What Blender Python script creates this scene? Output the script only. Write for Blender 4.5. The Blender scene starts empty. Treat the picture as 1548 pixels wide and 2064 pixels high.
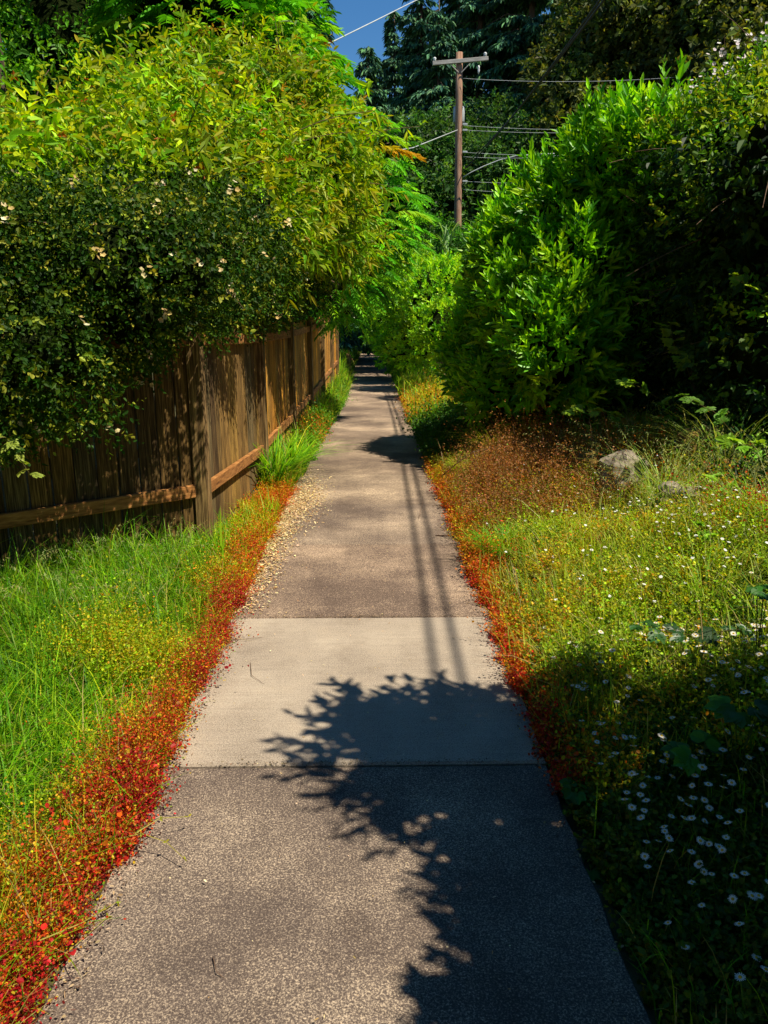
import bpy, math
import numpy as np
from mathutils import Vector, Euler

# ------------------------------------------------------------------ camera
sc = bpy.context.scene
col = sc.collection
F, W0, H0 = 1491.0, 1548.0, 2064.0            # focal length and size of the photograph in pixels
cam = bpy.data.objects.new('camera', bpy.data.cameras.new('camera'))
col.objects.link(cam)
cam.location = (0, 0, 1.6)
cam.rotation_euler = Euler((math.radians(90 - 14.0), 0, math.radians(-0.95)), 'XYZ')
cam.data.sensor_fit = 'VERTICAL'
cam.data.sensor_height = 36.0
cam.data.lens = 36.0 * F / H0
cam.data.clip_start = 0.05
cam.data.clip_end = 2000
sc.camera = cam
RM = cam.rotation_euler.to_matrix()

def at(px, py, Y):
    d = RM @ Vector(((px - W0 / 2) / F, (H0 / 2 - py) / F, -1))
    t = Y / d.y
    return np.array((d.x * t, Y, 1.6 + d.z * t))

# ------------------------------------------------------------------ sky and sun
SUN = np.array((0.48, -0.30, 1.0)); SUN = SUN / np.linalg.norm(SUN)
world = bpy.data.worlds.new('World'); sc.world = world
world.use_nodes = True
wt = world.node_tree
bg = wt.nodes['Background']
sky = wt.nodes.new('ShaderNodeTexSky'); sky.sky_type = 'NISHITA'; sky.sun_disc = False
sky.sun_elevation = math.asin(SUN[2]); sky.sun_rotation = math.atan2(SUN[0], SUN[1])
sky.air_density = 1.0; sky.dust_density = 0.0; sky.ozone_density = 1.2; sky.altitude = 600
hs = wt.nodes.new('ShaderNodeHueSaturation'); hs.inputs['Saturation'].default_value = 1.34
hs.inputs['Value'].default_value = 1.0
wt.links.new(sky.outputs[0], hs.inputs['Color']); wt.links.new(hs.outputs[0], bg.inputs[0])
bg.inputs[1].default_value = 0.08
sl = bpy.data.lights.new('sun', 'SUN'); sl.energy = 5.0; sl.angle = math.radians(0.5); sl.color = (1.0, 0.91, 0.73)
so = bpy.data.objects.new('sun', sl); col.objects.link(so)
so.rotation_euler = Vector(SUN).to_track_quat('Z', 'Y').to_euler()
so.location = (10, -6, 20)
sc.view_settings.view_transform = 'Standard'
sc.view_settings.look = 'None'
sc.view_settings.exposure = 0.68
sc.view_settings.gamma = 1.0
sc.render.engine = 'CYCLES'
sc.cycles.max_bounces = 5
sc.cycles.diffuse_bounces = 2
sc.cycles.glossy_bounces = 2
sc.cycles.transmission_bounces = 3
sc.cycles.use_denoising = True

rng = np.random.default_rng(7)
U = rng.uniform
def nrm(v):
    v = np.asarray(v, float)
    return v / np.maximum(np.linalg.norm(v, axis=-1, keepdims=True), 1e-9)

# ------------------------------------------------------------------ materials
def leaf_mat(name, rough=0.5, spec=0.3, trans=0.35, tint=(1.25, 1.15, 0.45)):
    m = bpy.data.materials.new(name); m.use_nodes = True
    n = m.node_tree; p = n.nodes['Principled BSDF']; out = n.nodes['Material Output']
    a = n.nodes.new('ShaderNodeAttribute'); a.attribute_name = 'Col'
    n.links.new(a.outputs['Color'], p.inputs['Base Color'])
    p.inputs['Roughness'].default_value = rough
    p.inputs['Specular IOR Level'].default_value = spec
    if trans > 0:
        t = n.nodes.new('ShaderNodeBsdfTranslucent')
        mu = n.nodes.new('ShaderNodeMix'); mu.data_type = 'RGBA'; mu.blend_type = 'MULTIPLY'
        mu.inputs['Factor'].default_value = 1
        n.links.new(a.outputs['Color'], mu.inputs['A'])
        mu.inputs['B'].default_value = (*tint, 1)
        n.links.new(mu.outputs['Result'], t.inputs['Color'])
        mx = n.nodes.new('ShaderNodeMixShader'); mx.inputs[0].default_value = trans
        n.links.new(p.outputs[0], mx.inputs[1]); n.links.new(t.outputs[0], mx.inputs[2])
        n.links.new(mx.outputs[0], out.inputs['Surface'])
    return m

def noise_mat(name, ramp, scale=(1, 1, 1), nscale=5.0, detail=6, rough=0.9, bump=0.0, bdist=0.01, vcol=False, rough_n=0.6):
    m = bpy.data.materials.new(name); m.use_nodes = True
    n = m.node_tree; p = n.nodes['Principled BSDF']
    tc = n.nodes.new('ShaderNodeTexCoord'); mp = n.nodes.new('ShaderNodeMapping')
    mp.inputs['Scale'].default_value = scale
    n.links.new(tc.outputs['Object'], mp.inputs['Vector'])
    no = n.nodes.new('ShaderNodeTexNoise'); no.inputs['Scale'].default_value = nscale
    no.inputs['Detail'].default_value = detail; no.inputs['Roughness'].default_value = rough_n
    n.links.new(mp.outputs[0], no.inputs['Vector'])
    r = n.nodes.new('ShaderNodeValToRGB')
    el = r.color_ramp.elements
    while len(el) < len(ramp): el.new(0.5)
    for e, (pos, c) in zip(el, ramp): e.position = pos; e.color = (*c, 1)
    n.links.new(no.outputs[0], r.inputs[0])
    src = r.outputs[0]
    if vcol:
        a = n.nodes.new('ShaderNodeAttribute'); a.attribute_name = 'Col'
        mu = n.nodes.new('ShaderNodeMix'); mu.data_type = 'RGBA'; mu.blend_type = 'MULTIPLY'
        mu.inputs['Factor'].default_value = 1
        n.links.new(src, mu.inputs['A']); n.links.new(a.outputs['Color'], mu.inputs['B'])
        src = mu.outputs['Result']
    n.links.new(src, p.inputs['Base Color'])
    p.inputs['Roughness'].default_value = rough
    p.inputs['Specular IOR Level'].default_value = 0.2
    if bump:
        b = n.nodes.new('ShaderNodeBump'); b.inputs['Strength'].default_value = bump
        b.inputs['Distance'].default_value = bdist
        n.links.new(no.outputs[0], b.inputs['Height']); n.links.new(b.outputs[0], p.inputs['Normal'])
    return m

M = {}
M['leaf'] = leaf_mat('leaf', 0.5, 0.25, 0.40)
M['gloss_leaf'] = leaf_mat('glossy leaf', 0.42, 0.4, 0.36)
M['rose_leaf'] = leaf_mat('small rose leaf', 0.55, 0.16, 0.30)
M['needle'] = leaf_mat('needle', 0.7, 0.15, 0.10)
M['grass'] = leaf_mat('grass blade', 0.5, 0.25, 0.45)
M['petal'] = leaf_mat('petal', 0.7, 0.1, 0.30, (1, 1, 1))
M['dry'] = leaf_mat('dry litter', 0.8, 0.1, 0.15, (1, 0.9, 0.6))
M['bark'] = noise_mat('bark', [(0.3, (0.035, 0.025, 0.018)), (0.7, (0.14, 0.10, 0.07))], (1, 1, 0.25), 14, bump=0.8, bdist=0.02)
M['twig'] = noise_mat('twig', [(0.3, (0.08, 0.045, 0.03)), (0.7, (0.22, 0.14, 0.09))], (1, 1, 1), 20)
M['soil'] = noise_mat('soil', [(0.3, (0.035, 0.028, 0.015)), (0.5, (0.07, 0.065, 0.025)), (0.7, (0.12, 0.10, 0.045))], (1, 1, 1), 9, 8, bump=0.8, bdist=0.03)
M['core'] = noise_mat('dark opaque core', [(0.35, (0.006, 0.012, 0.003)), (0.7, (0.020, 0.028, 0.008))], (1, 1, 1), 12, bump=1, bdist=0.1)  # near-black filler blob added inside crowns, no separate twigs
M['board'] = noise_mat('weathered fence board', [(0.30, (0.035, 0.024, 0.013)), (0.5, (0.16, 0.115, 0.055)), (0.68, (0.50, 0.38, 0.18))], (26, 26, 0.9), 4.5, 9, bump=0.5, bdist=0.004, vcol=True)
M['rail'] = noise_mat('stained fence rail', [(0.28, (0.09, 0.035, 0.012)), (0.5, (0.28, 0.12, 0.035)), (0.72, (0.46, 0.22, 0.07))], (2, 2, 14), 4, 8, bump=0.4, bdist=0.004, vcol=True)
M['polewood'] = noise_mat('weathered pole wood', [(0.25, (0.10, 0.05, 0.03)), (0.5, (0.30, 0.17, 0.11)), (0.75, (0.46, 0.31, 0.23))], (9, 9, 0.5), 4, 8, bump=0.5, bdist=0.01)
M['greywood'] = noise_mat('silvered wood', [(0.3, (0.22, 0.21, 0.20)), (0.7, (0.45, 0.43, 0.40))], (1, 9, 9), 4, 8)
M['metal'] = noise_mat('galvanised grey paint', [(0.3, (0.30, 0.34, 0.35)), (0.7, (0.42, 0.46, 0.47))], (1, 1, 1), 5, 3, rough=0.5)
M['wire'] = noise_mat('wire sheath', [(0.3, (0.02, 0.02, 0.02)), (0.7, (0.04, 0.04, 0.04))], (1, 1, 1), 5, 2, rough=0.6)
M['palewire'] = noise_mat('bare aluminium wire', [(0.3, (0.38, 0.42, 0.42)), (0.7, (0.52, 0.55, 0.55))], (1, 1, 1), 5, 2, rough=0.4)
M['porcelain'] = noise_mat('porcelain', [(0.3, (0.55, 0.58, 0.58)), (0.7, (0.65, 0.68, 0.68))], (1, 1, 1), 5, 2, rough=0.3)
M['rock'] = noise_mat('grey fieldstone', [(0.3, (0.09, 0.075, 0.055)), (0.55, (0.24, 0.20, 0.15)), (0.75, (0.38, 0.33, 0.25))], (1, 1, 2.5), 6, 10, bump=1, bdist=0.03)
M['mossrock'] = noise_mat('mossy brown stone', [(0.3, (0.05, 0.035, 0.015)), (0.5, (0.20, 0.12, 0.03)), (0.72, (0.30, 0.24, 0.05))], (1, 1, 2), 8, 10, bump=1, bdist=0.03)

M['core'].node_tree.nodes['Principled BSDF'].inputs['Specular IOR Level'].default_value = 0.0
def concrete(name, dark, lo, hi, mean, brush):
    """aggregate concrete: fine speckle + patchy wear + transverse broom lines"""
    m = bpy.data.materials.new(name); m.use_nodes = True
    n = m.node_tree; p = n.nodes['Principled BSDF']; N = n.nodes.new; L = n.links.new
    tc = N('ShaderNodeTexCoord')
    def noise(scale, detail, vec=(1, 1, 1), rough=0.6):
        mp = N('ShaderNodeMapping'); mp.inputs['Scale'].default_value = vec
        L(tc.outputs['Object'], mp.inputs['Vector'])
        a = N('ShaderNodeTexNoise'); a.inputs['Scale'].default_value = scale
        a.inputs['Detail'].default_value = detail; a.inputs['Roughness'].default_value = rough
        L(mp.outputs[0], a.inputs['Vector']); return a.outputs[0]
    def ramp(src, stops):
        r = N('ShaderNodeValToRGB'); el = r.color_ramp.elements
        while len(el) < len(stops): el.new(0.5)
        for e, (q, c) in zip(el, stops): e.position = q; e.color = (*c, 1)
        L(src, r.inputs[0]); return r.outputs[0]
    sp = noise(185, 4, (1, 1, 1), 0.85)
    big = noise(1.3, 5)
    ad = N('ShaderNodeMath'); ad.operation = 'MULTIPLY_ADD'
    L(big, ad.inputs[0]); ad.inputs[1].default_value = 0.35; L(sp, ad.inputs[2])
    speck = ramp(ad.outputs[0], [(mean - 0.10, dark), (mean, lo), (mean + 0.11, hi)])
    patch = ramp(noise(5.0, 9, (1, 1, 1), 0.72), [(0.25, (0.80, 0.78, 0.76)), (0.5, (1, 1, 1)), (0.75, (1.08, 1.06, 1.02))])
    br = ramp(noise(7, 4, (0.4, brush, 1), 0.6), [(0.3, (0.88, 0.88, 0.88)), (0.7, (1.06, 1.06, 1.06))])
    c = speck
    for o in (patch, br):
        mu = N('ShaderNodeMix'); mu.data_type = 'RGBA'; mu.blend_type = 'MULTIPLY'; mu.inputs['Factor'].default_value = 1
        L(c, mu.inputs['A']); L(o, mu.inputs['B']); c = mu.outputs['Result']
    at_ = N('ShaderNodeAttribute'); at_.attribute_name = 'Col'
    mu = N('ShaderNodeMix'); mu.data_type = 'RGBA'; mu.blend_type = 'MULTIPLY'; mu.inputs['Factor'].default_value = 1
    L(c, mu.inputs['A']); L(at_.outputs['Color'], mu.inputs['B']); c = mu.outputs['Result']
    L(c, p.inputs['Base Color'])
    p.inputs['Roughness'].default_value = 0.95; p.inputs['Specular IOR Level'].default_value = 0.15
    b = N('ShaderNodeBump'); b.inputs['Strength'].default_value = 0.6; b.inputs['Distance'].default_value = 0.003
    L(sp, b.inputs['Height']); L(b.outputs[0], p.inputs['Normal'])
    return m
M['conc_light'] = concrete('pale broomed concrete', (0.18, 0.145, 0.115), (0.32, 0.262, 0.205), (0.43, 0.36, 0.28), 0.665, 14)
M['conc_dark'] = concrete('worn aggregate concrete', (0.075, 0.058, 0.050), (0.155, 0.123, 0.102), (0.54, 0.44, 0.32), 0.70, 5)

# ------------------------------------------------------------------ mesh helpers
def add_col(me, cols):
    a = me.color_attributes.new('Col', 'FLOAT_COLOR', 'POINT')
    c = np.ones((len(me.vertices), 4), np.float32); c[:, :3] = cols
    a.data.foreach_set('color', c.ravel())

def mesh(name, V, Fs, mat, parent=None, cols=None, mats=None, smooth=False):
    """V (n,3); Fs list of int arrays (k, sides); mats optional list of material index per array"""
    V = np.asarray(V, np.float32).reshape(-1, 3)
    Fs = [np.asarray(f, np.int32) for f in Fs]
    me = bpy.data.meshes.new(name)
    me.vertices.add(len(V)); me.vertices.foreach_set('co', V.ravel())
    loops = np.concatenate([f.ravel() for f in Fs])
    sizes = np.concatenate([np.full(len(f), f.shape[1], np.int32) for f in Fs])
    me.loops.add(len(loops)); me.loops.foreach_set('vertex_index', loops)
    starts = np.concatenate([[0], np.cumsum(sizes)[:-1]]).astype(np.int32)
    me.polygons.add(len(sizes)); me.polygons.foreach_set('loop_start', starts)
    me.polygons.foreach_set('loop_total', sizes)
    if mats is not None:
        me.polygons.foreach_set('material_index', np.concatenate([np.full(len(f), k, np.int32) for f, k in zip(Fs, mats)]))
    me.polygons.foreach_set('use_smooth', np.full(len(sizes), smooth))
    me.update(calc_edges=True)
    if cols is not None: add_col(me, cols)
    for mm in (mat if isinstance(mat, (list, tuple)) else [mat]): me.materials.append(mm)
    o = bpy.data.objects.new(name, me); col.objects.link(o)
    if parent is not None: o.parent = parent
    return o

class Acc:
    def __init__(s): s.V = []; s.F = {}; s.C = []; s.n = 0
    def add(s, V, Fs, C):
        V = np.asarray(V, float).reshape(-1, 3)
        for f in Fs:
            f = np.asarray(f, int)
            s.F.setdefault(f.shape[1], []).append(f + s.n)
        s.V.append(V); s.n += len(V)
        C = np.asarray(C, float)
        s.C.append(np.broadcast_to(C, (len(V), 3)) if C.ndim == 1 else C)
    def build(s, name, mat, parent=None, smooth=False):
        return mesh(name, np.concatenate(s.V), [np.concatenate(f) for f in s.F.values()], mat, parent, np.concatenate(s.C), smooth=smooth)

def leaves(A, P, D, Nn, L, W, C, fold=0.25, droop=0.15, split=0.45):
    """folded lanceolate leaves: six points and two quads each"""
    n = len(P)
    if n == 0: return
    L = np.broadcast_to(L, n)[:, None]; W = np.broadcast_to(W, n)[:, None]
    D = nrm(D); S = nrm(np.cross(D, Nn)); Nn = nrm(np.cross(S, D))
    dz = np.array((0, 0, -1.0)) * droop * L
    a, b = split * 0.62, split * 1.45
    b0 = P; t = P + D * L + dz
    l1 = P + D * L * a + S * W * .5 + Nn * W * fold + dz * .1; l2 = P + D * L * b + S * W * .42 + Nn * W * fold * .8 + dz * .45
    r1 = P + D * L * a - S * W * .5 + Nn * W * fold + dz * .1; r2 = P + D * L * b - S * W * .42 + Nn * W * fold * .8 + dz * .45
    V = np.stack([b0, l1, l2, t, r2, r1], 1).reshape(-1, 3)
    i = (np.arange(n) * 6)[:, None]
    Fq = np.concatenate([i + np.array([0, 1, 2, 3]), i + np.array([0, 3, 4, 5])])
    A.add(V, [Fq], np.repeat(C, 6, 0))

def blades(A, P, Dh, h, w, lean, C, Ctip=None):
    """curved grass blades, three segments"""
    n = len(P); h = np.broadcast_to(h, n)[:, None]; w = np.broadcast_to(w, n)[:, None]; lean = np.broadcast_to(lean, n)[:, None]
    S = np.stack([-Dh[:, 1], Dh[:, 0], np.zeros(n)], 1)
    pts = []
    for t in (0, .38, .72, 1.0):
        c = P + Dh * h * lean * t ** 2 + np.array((0, 0, 1.0)) * h * (t - lean * .45 * t ** 2.2)
        if t < 1:
            ww = w * (1 - t * .6) * .5
            pts += [c - S * ww, c + S * ww]
        else: pts.append(c)
    V = np.stack(pts, 1).reshape(-1, 3); i = (np.arange(n) * 7)[:, None]
    if Ctip is None: Ctip = C
    cc = np.stack([C, C, C * .6 + Ctip * .4, C * .6 + Ctip * .4, Ctip, Ctip, Ctip], 1).reshape(-1, 3)
    A.add(V, [np.concatenate([i + np.array([0, 1, 3, 2]), i + np.array([2, 3, 5, 4])]), i + np.array([4, 5, 6])], cc)

def tube(A, pts, r, C=(1, 1, 1), sides=7, cap=True):
    pts = np.asarray(pts, float); k = len(pts); r = np.broadcast_to(r, k)
    T = nrm(np.gradient(pts, axis=0))
    ref = np.array((0, 0, 1.0)) if abs(T[0][2]) < .8 else np.array((1.0, 0, 0))
    X = nrm(np.cross(T, ref)); Y = np.cross(T, X)
    a = np.linspace(0, 2 * math.pi, sides, endpoint=False)
    V = pts[:, None] + r[:, None, None] * (np.cos(a)[None, :, None] * X[:, None] + np.sin(a)[None, :, None] * Y[:, None])
    q = []
    for j in range(k - 1):
        for s in range(sides):
            s2 = (s + 1) % sides
            q.append((j * sides + s, j * sides + s2, (j + 1) * sides + s2, (j + 1) * sides + s))
    Fs = [q]
    if cap: Fs += [[list(range(sides))[::-1]], [[(k - 1) * sides + s for s in range(sides)]]]
    A.add(V.reshape(-1, 3), Fs, C)

def box(A, c, half, rotz=0.0, C=(1, 1, 1), bev=0.0, axes=None):
    """box with chamfered vertical and top edges (24 points)"""
    hx, hy, hz = half; b = min(bev, hx * .4, hy * .4, hz * .4)
    if b <= 0: b = 1e-4
    V = []; idx = {}
    for sx in (-1, 1):
        for sy in (-1, 1):
            for sz in (-1, 1):
                for k in range(3):
                    v = [sx * (hx - b), sy * (hy - b), sz * (hz - b)]
                    v[k] = (sx, sy, sz)[k] * half[k]
                    idx[(sx, sy, sz, k)] = len(V); V.append(v)
    q, t = [], []
    for k in range(3):
        a1, a2 = [i for i in range(3) if i != k]
        for s in (-1, 1):
            cyc = []
            for u, v in ((-1, -1), (1, -1), (1, 1), (-1, 1)):
                g = [0, 0, 0]; g[k] = s; g[a1] = u; g[a2] = v
                cyc.append(idx[(g[0], g[1], g[2], k)])
            q.append(cyc)
    for k in range(3):                                   # edge chamfers along axis k
        a1, a2 = [i for i in range(3) if i != k]
        for u in (-1, 1):
            for v in (-1, 1):
                def gg(s):
                    g = [0, 0, 0]; g[k] = s; g[a1] = u; g[a2] = v; return g
                g0, g1 = gg(-1), gg(1)
                q.append([idx[(*g0, a1)], idx[(*g1, a1)], idx[(*g1, a2)], idx[(*g0, a2)]])
    for sx in (-1, 1):
        for sy in (-1, 1):
            for sz in (-1, 1):
                t.append([idx[(sx, sy, sz, k)] for k in range(3)])
    V = np.array(V)
    if axes is not None: V = V @ np.array(axes)
    else:
        cr, sr = math.cos(rotz), math.sin(rotz)
        V = np.stack([V[:, 0] * cr - V[:, 1] * sr, V[:, 0] * sr + V[:, 1] * cr, V[:, 2]], 1)
    A.add(V + np.array(c), [q, t], C)

def put(o, label=None, cat=None, group=None, kind=None):
    if label: o['label'] = label
    if cat: o['category'] = cat
    if group: o['group'] = group
    if kind: o['kind'] = kind
    return o
def thing(name, loc, label, cat, group=None):
    o = bpy.data.objects.new(name, None); col.objects.link(o); o.location = loc
    o.empty_display_size = 0.1
    return put(o, label, cat, group)
def adopt(o, root):
    """parent an object built in world coordinates under its thing"""
    o.parent = root; o.location = -Vector(root.location)
    return o

def mixcol(n, pal, wts=None, jit=0.18):
    """per-leaf colour picked from a palette with brightness and hue jitter"""
    pal = np.asarray(pal, float)
    k = rng.choice(len(pal), n, p=None if wts is None else np.array(wts) / np.sum(wts))
    c = pal[k] * np.exp(rng.normal(0, jit, (n, 1))) * np.exp(rng.normal(0, jit * .35, (n, 3)))
    return np.clip(c, 0.001, 0.95)

# smooth cheap value noise for patchiness
_g = rng.uniform(-1, 1, (32, 32, 32))
def vnoise(P, s):
    p = np.asarray(P, float) * s; i = np.floor(p).astype(int); f = p - i; f = f * f * (3 - 2 * f); r = 0
    for a in (0, 1):
        for b in (0, 1):
            for c in (0, 1):
                w = (f[:, 0] if a else 1 - f[:, 0]) * (f[:, 1] if b else 1 - f[:, 1]) * (f[:, 2] if c else 1 - f[:, 2])
                r = r + w * _g[(i[:, 0] + a) % 32, (i[:, 1] + b) % 32, (i[:, 2] + c) % 32]
    return r

# ------------------------------------------------------------------ terrain
PL, PR = -0.80, 0.665                                   # path edges
def gz(x, y):
    x = np.asarray(x, float); y = np.asarray(y, float)
    r = np.clip(x - PR - 0.05, 0, None)
    z = -0.03 + 0.60 * (1 - np.exp(-r * 0.70))
    z = np.where(x < PR + .02, -0.03, z)
    l = np.clip(PL - 0.03 - x, 0, None)
    z = z + 0.07 * (1 - np.exp(-l * 4)) * (x < PL)
    z = z + np.where((x > PR + .1) | (x < PL - .1), 0.02 * np.sin(x * 5 + y * 2.3) * np.sin(y * 4 - x), 0)
    z = z + np.clip((x - PR - .25) * 1.5, 0, 1) * (y < 14) * (.10 * np.sin(x * 2.9 + y * 1.1 + .6) * np.sin(y * 1.9 - x * 1.3) + .05)
    z = z + np.where(x < PL, np.clip((y - 9) * 0.02, 0, .25), 0)
    z = z + np.clip((y - 52) * 0.02, 0, 2)
    z = np.where((x > PL) & (x < PR), np.minimum(z, -.03) + np.clip((y - 52) * 0.02, 0, 2), z)
    return z

def ground():
    xs = np.concatenate([[-400, -150, -60, -30, -15, -8], np.arange(-5, PL - .06, .12), [PL - .05, PL - .005, PL + .03, PR - .03, PR + .005, PR + .05], np.arange(PR + .12, 5, .12), [8, 15, 30, 60, 150, 400]])
    ys = np.concatenate([[-60, -20, -6], np.arange(-2, 12, .14), np.arange(12, 60, .8), [80, 120, 200, 500]])
    X, Y = np.meshgrid(xs, ys); Z = gz(X, Y)
    V = np.stack([X, Y, Z], -1).reshape(-1, 3); nx, ny = len(xs), len(ys)
    i = (np.arange(ny - 1)[:, None] * nx + np.arange(nx - 1)[None]).reshape(-1, 1)
    put(mesh('ground', V, [i + np.array([0, 1, nx + 1, nx])], M['soil'], smooth=True), kind='structure')
ground()

def path():
    ys = [-2.0, -.46, 1.005, 2.475, 3.93, 5.40, 6.72, 8.15]
    while ys[-1] < 49: ys.append(ys[-1] + 1.47)
    V, q, C, mi = [], {0: [], 1: []}, [], []
    g = 0.0035
    for k in range(len(ys) - 1):
        a, b = ys[k] + g, ys[k + 1] - g
        lift = U(-.004, .004) + (0.003 if k == 3 else 0)
        n = max(2, int(12 if b < 6 else 2)); b_ = .008
        yy = np.linspace(a + b_, b - b_, n)
        xl = PL + .012 * np.sin(yy * 3 + 1) + rng.normal(0, .004, n); xr = PR + .012 * np.sin(yy * 2.3) + rng.normal(0, .004, n)
        if k > 3: xr = xr + .02
        top = [(x0 + b_, y, lift) for x0, y in zip(xl, yy)] + [(x1 - b_, y, lift) for x1, y in zip(xr, yy)]
        low = [(x0, y, lift - .012) for x0, y in zip(xl, yy)] + [(x1, y, lift - .012) for x1, y in zip(xr, yy)]
        bot = [(x0, y, -.08) for x0, y in zip(xl, yy)] + [(x1, y, -.08) for x1, y in zip(xr, yy)]
        ends = [(xl[0], a, lift - .008), (xr[0], a, lift - .008), (xl[-1], b, lift - .008), (xr[-1], b, lift - .008),
                (xl[0], a, -.08), (xr[0], a, -.08), (xl[-1], b, -.08), (xr[-1], b, -.08)]
        o = len(V); V += top + low + bot + ends
        m = 0 if k == 3 else 1
        Q = q[m]
        for j in range(n - 1):
            Q.append([o + j, o + n + j, o + n + j + 1, o + j + 1])
            for s in (0, n):
                Q.append([o + s + j, o + s + j + 1, o + 2 * n + s + j + 1, o + 2 * n + s + j])
                Q.append([o + 2 * n + s + j, o + 2 * n + s + j + 1, o + 4 * n + s + j + 1, o + 4 * n + s + j])
        e = o + 6 * n
        Q.append([o, e, e + 1, o + n]); Q.append([o + n - 1, o + 2 * n - 1, e + 3, e + 2])
        Q.append([e, e + 4, e + 5, e + 1]); Q.append([e + 2, e + 3, e + 7, e + 6])
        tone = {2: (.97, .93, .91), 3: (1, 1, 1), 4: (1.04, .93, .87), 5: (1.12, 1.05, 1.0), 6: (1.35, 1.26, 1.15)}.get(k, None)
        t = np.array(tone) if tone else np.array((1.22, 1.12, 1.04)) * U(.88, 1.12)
        C += [t] * (len(V) - o)
    o = mesh('path', V, [q[0], q[1]], [M['conc_light'], M['conc_dark']], mats=[0, 1], cols=np.array(C))
    put(o, kind='structure')
path()

# ------------------------------------------------------------------ fence
def fence():
    A0 = np.array((-3.9, 3.10)); A1 = np.array((-1.235, 5.22))
    pts = [A1, np.array((-1.13, 7.5)), np.array((-1.08, 9.9)), np.array((-1.03, 12.3)), np.array((-.98, 14.7)), np.array((-.93, 17.1)), np.array((-.90, 19.3))]
    root = thing('wooden_fence', (A1[0], A1[1], 0), 'weathered brown board fence turning the corner and running along the left verge', 'fence')
    def seg(a, b, zt0, zt1, rails, first):
        d = b - a; Ls = np.linalg.norm(d); t = d / Ls; nrmv = np.array((t[1], -t[0])); ang = math.atan2(t[1], t[0])
        if nrmv[0] < 0: nrmv = -nrmv
        nb = int(round(Ls / .143)); w = Ls / nb
        A = Acc()
        for k in range(nb):
            c = a + t * w * (k + .5); f = (k + .5) / nb
            zb = float(gz(c[0], c[1])) + .02 + U(0, .02); zt = zt0 + (zt1 - zt0) * f + U(-.012, .012)
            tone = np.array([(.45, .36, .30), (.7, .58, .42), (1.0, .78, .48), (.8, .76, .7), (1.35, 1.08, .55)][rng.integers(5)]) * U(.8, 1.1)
            if b[1] > 9: tone = tone * np.array((2.3, 1.75, .85))  # far boards tinted golden to carry the sunlight on them
            if a[0] < -2: tone = tone * .62  # corner stretch darkened: the shrub's shade is put into its colour
            off = -nrmv * (.013 + U(0, .004))
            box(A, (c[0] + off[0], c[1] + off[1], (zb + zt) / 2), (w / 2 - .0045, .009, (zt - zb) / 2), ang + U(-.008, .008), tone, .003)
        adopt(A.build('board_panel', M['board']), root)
        for zr in rails:
            A = Acc(); o = nrmv * .022; sl = .0
            p0 = np.array((*(a + o + t * .055), zr[0])); p1 = np.array((*(b + o - t * .055), zr[1]))
            ax = nrm(p1 - p0); side = np.array((nrmv[0], nrmv[1], 0)); up = np.cross(side, ax); up = up if up[2] > 0 else -up
            box(A, (p0 + p1) / 2, (np.linalg.norm(p1 - p0) / 2, .019, .045), axes=(ax, side, up), C=np.array((1, 1, 1)) * U(.9, 1.15), bev=.004)
            adopt(A.build('rail', M['rail']), root)
    def post(p, zt, t):
        A = Acc(); ang = math.atan2(t[1], t[0]); zb = float(gz(p[0], p[1])) - .1
        box(A, (p[0] + .02, p[1], (zb + zt) / 2), (.052, .050, (zt - zb) / 2), ang, (.85, .72, .6), .006)
        adopt(A.build('post', M['board']), root)
    seg(A0, A1, 1.62, 1.66, [(.44, .47), (1.50, 1.52)], True)
    tops = [1.66, 1.64, 1.66, 1.72, 1.82, 1.93, 2.0]
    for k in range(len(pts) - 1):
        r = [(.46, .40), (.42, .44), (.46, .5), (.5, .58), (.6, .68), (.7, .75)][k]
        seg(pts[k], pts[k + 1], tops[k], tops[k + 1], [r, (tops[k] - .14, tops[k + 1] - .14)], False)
    for k, p in enumerate(pts):
        t = pts[min(k + 1, len(pts) - 1)] - pts[max(k - 1, 0)]
        post(p, tops[k] + (.05 if k < 5 else .12), t)
    post(A0 + (A1 - A0) * .30, 1.68, A1 - A0)
fence()
A = Acc()
for k in range(9):
    box(A, (-.66 - .02 * k, 24 + k * .145, .42), (.009, .066, .34), 0, np.array((.9, .75, .6)) * U(.7, 1.2), .004)
box(A, (-.70, 24.58, .62), (.02, .66, .03), 0.14, (.7, .55, .45), .004)
put(A.build('low_fence', M['board']), 'short low brown plank fence far along the left verge beyond the tall fence', 'fence')

# ------------------------------------------------------------------ foliage engine
def blob_surface(blobs, n, shell=0.25, lump=0.18, ls=1.3, inner=0.72):
    """points near the lumpy outer surface of a union of ellipsoids"""
    B = np.asarray(blobs, float); w = (B[:, 3] * B[:, 4] + B[:, 4] * B[:, 5] + B[:, 3] * B[:, 5])
    Ps, Ns = [], []; got = 0
    while got < n:
        m = int((n - got) * 1.8) + 50
        k = rng.choice(len(B), m, p=w / w.sum()); u = nrm(rng.normal(0, 1, (m, 3)))
        R = B[k, 3:6]; s = 1 - shell * rng.random(m) ** 1.5
        p0 = B[k, :3] + u * R
        s = s * (1 + lump * vnoise(p0, ls) + lump * .6 * vnoise(p0 + 7, ls * 2.7))
        p = B[k, :3] + u * R * s[:, None]; nn = nrm(u / R)
        ok = np.ones(m, bool)
        for j in range(len(B)):
            q = np.linalg.norm((p - B[j, :3]) / B[j, 3:6], axis=1)
            ok &= ~((q < inner) & (k != j))
        ok &= p[:, 2] > gz(p[:, 0], p[:, 1]) + .03
        Ps.append(p[ok]); Ns.append(nn[ok]); got += ok.sum()
    return np.concatenate(Ps)[:n], np.concatenate(Ns)[:n]

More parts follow.
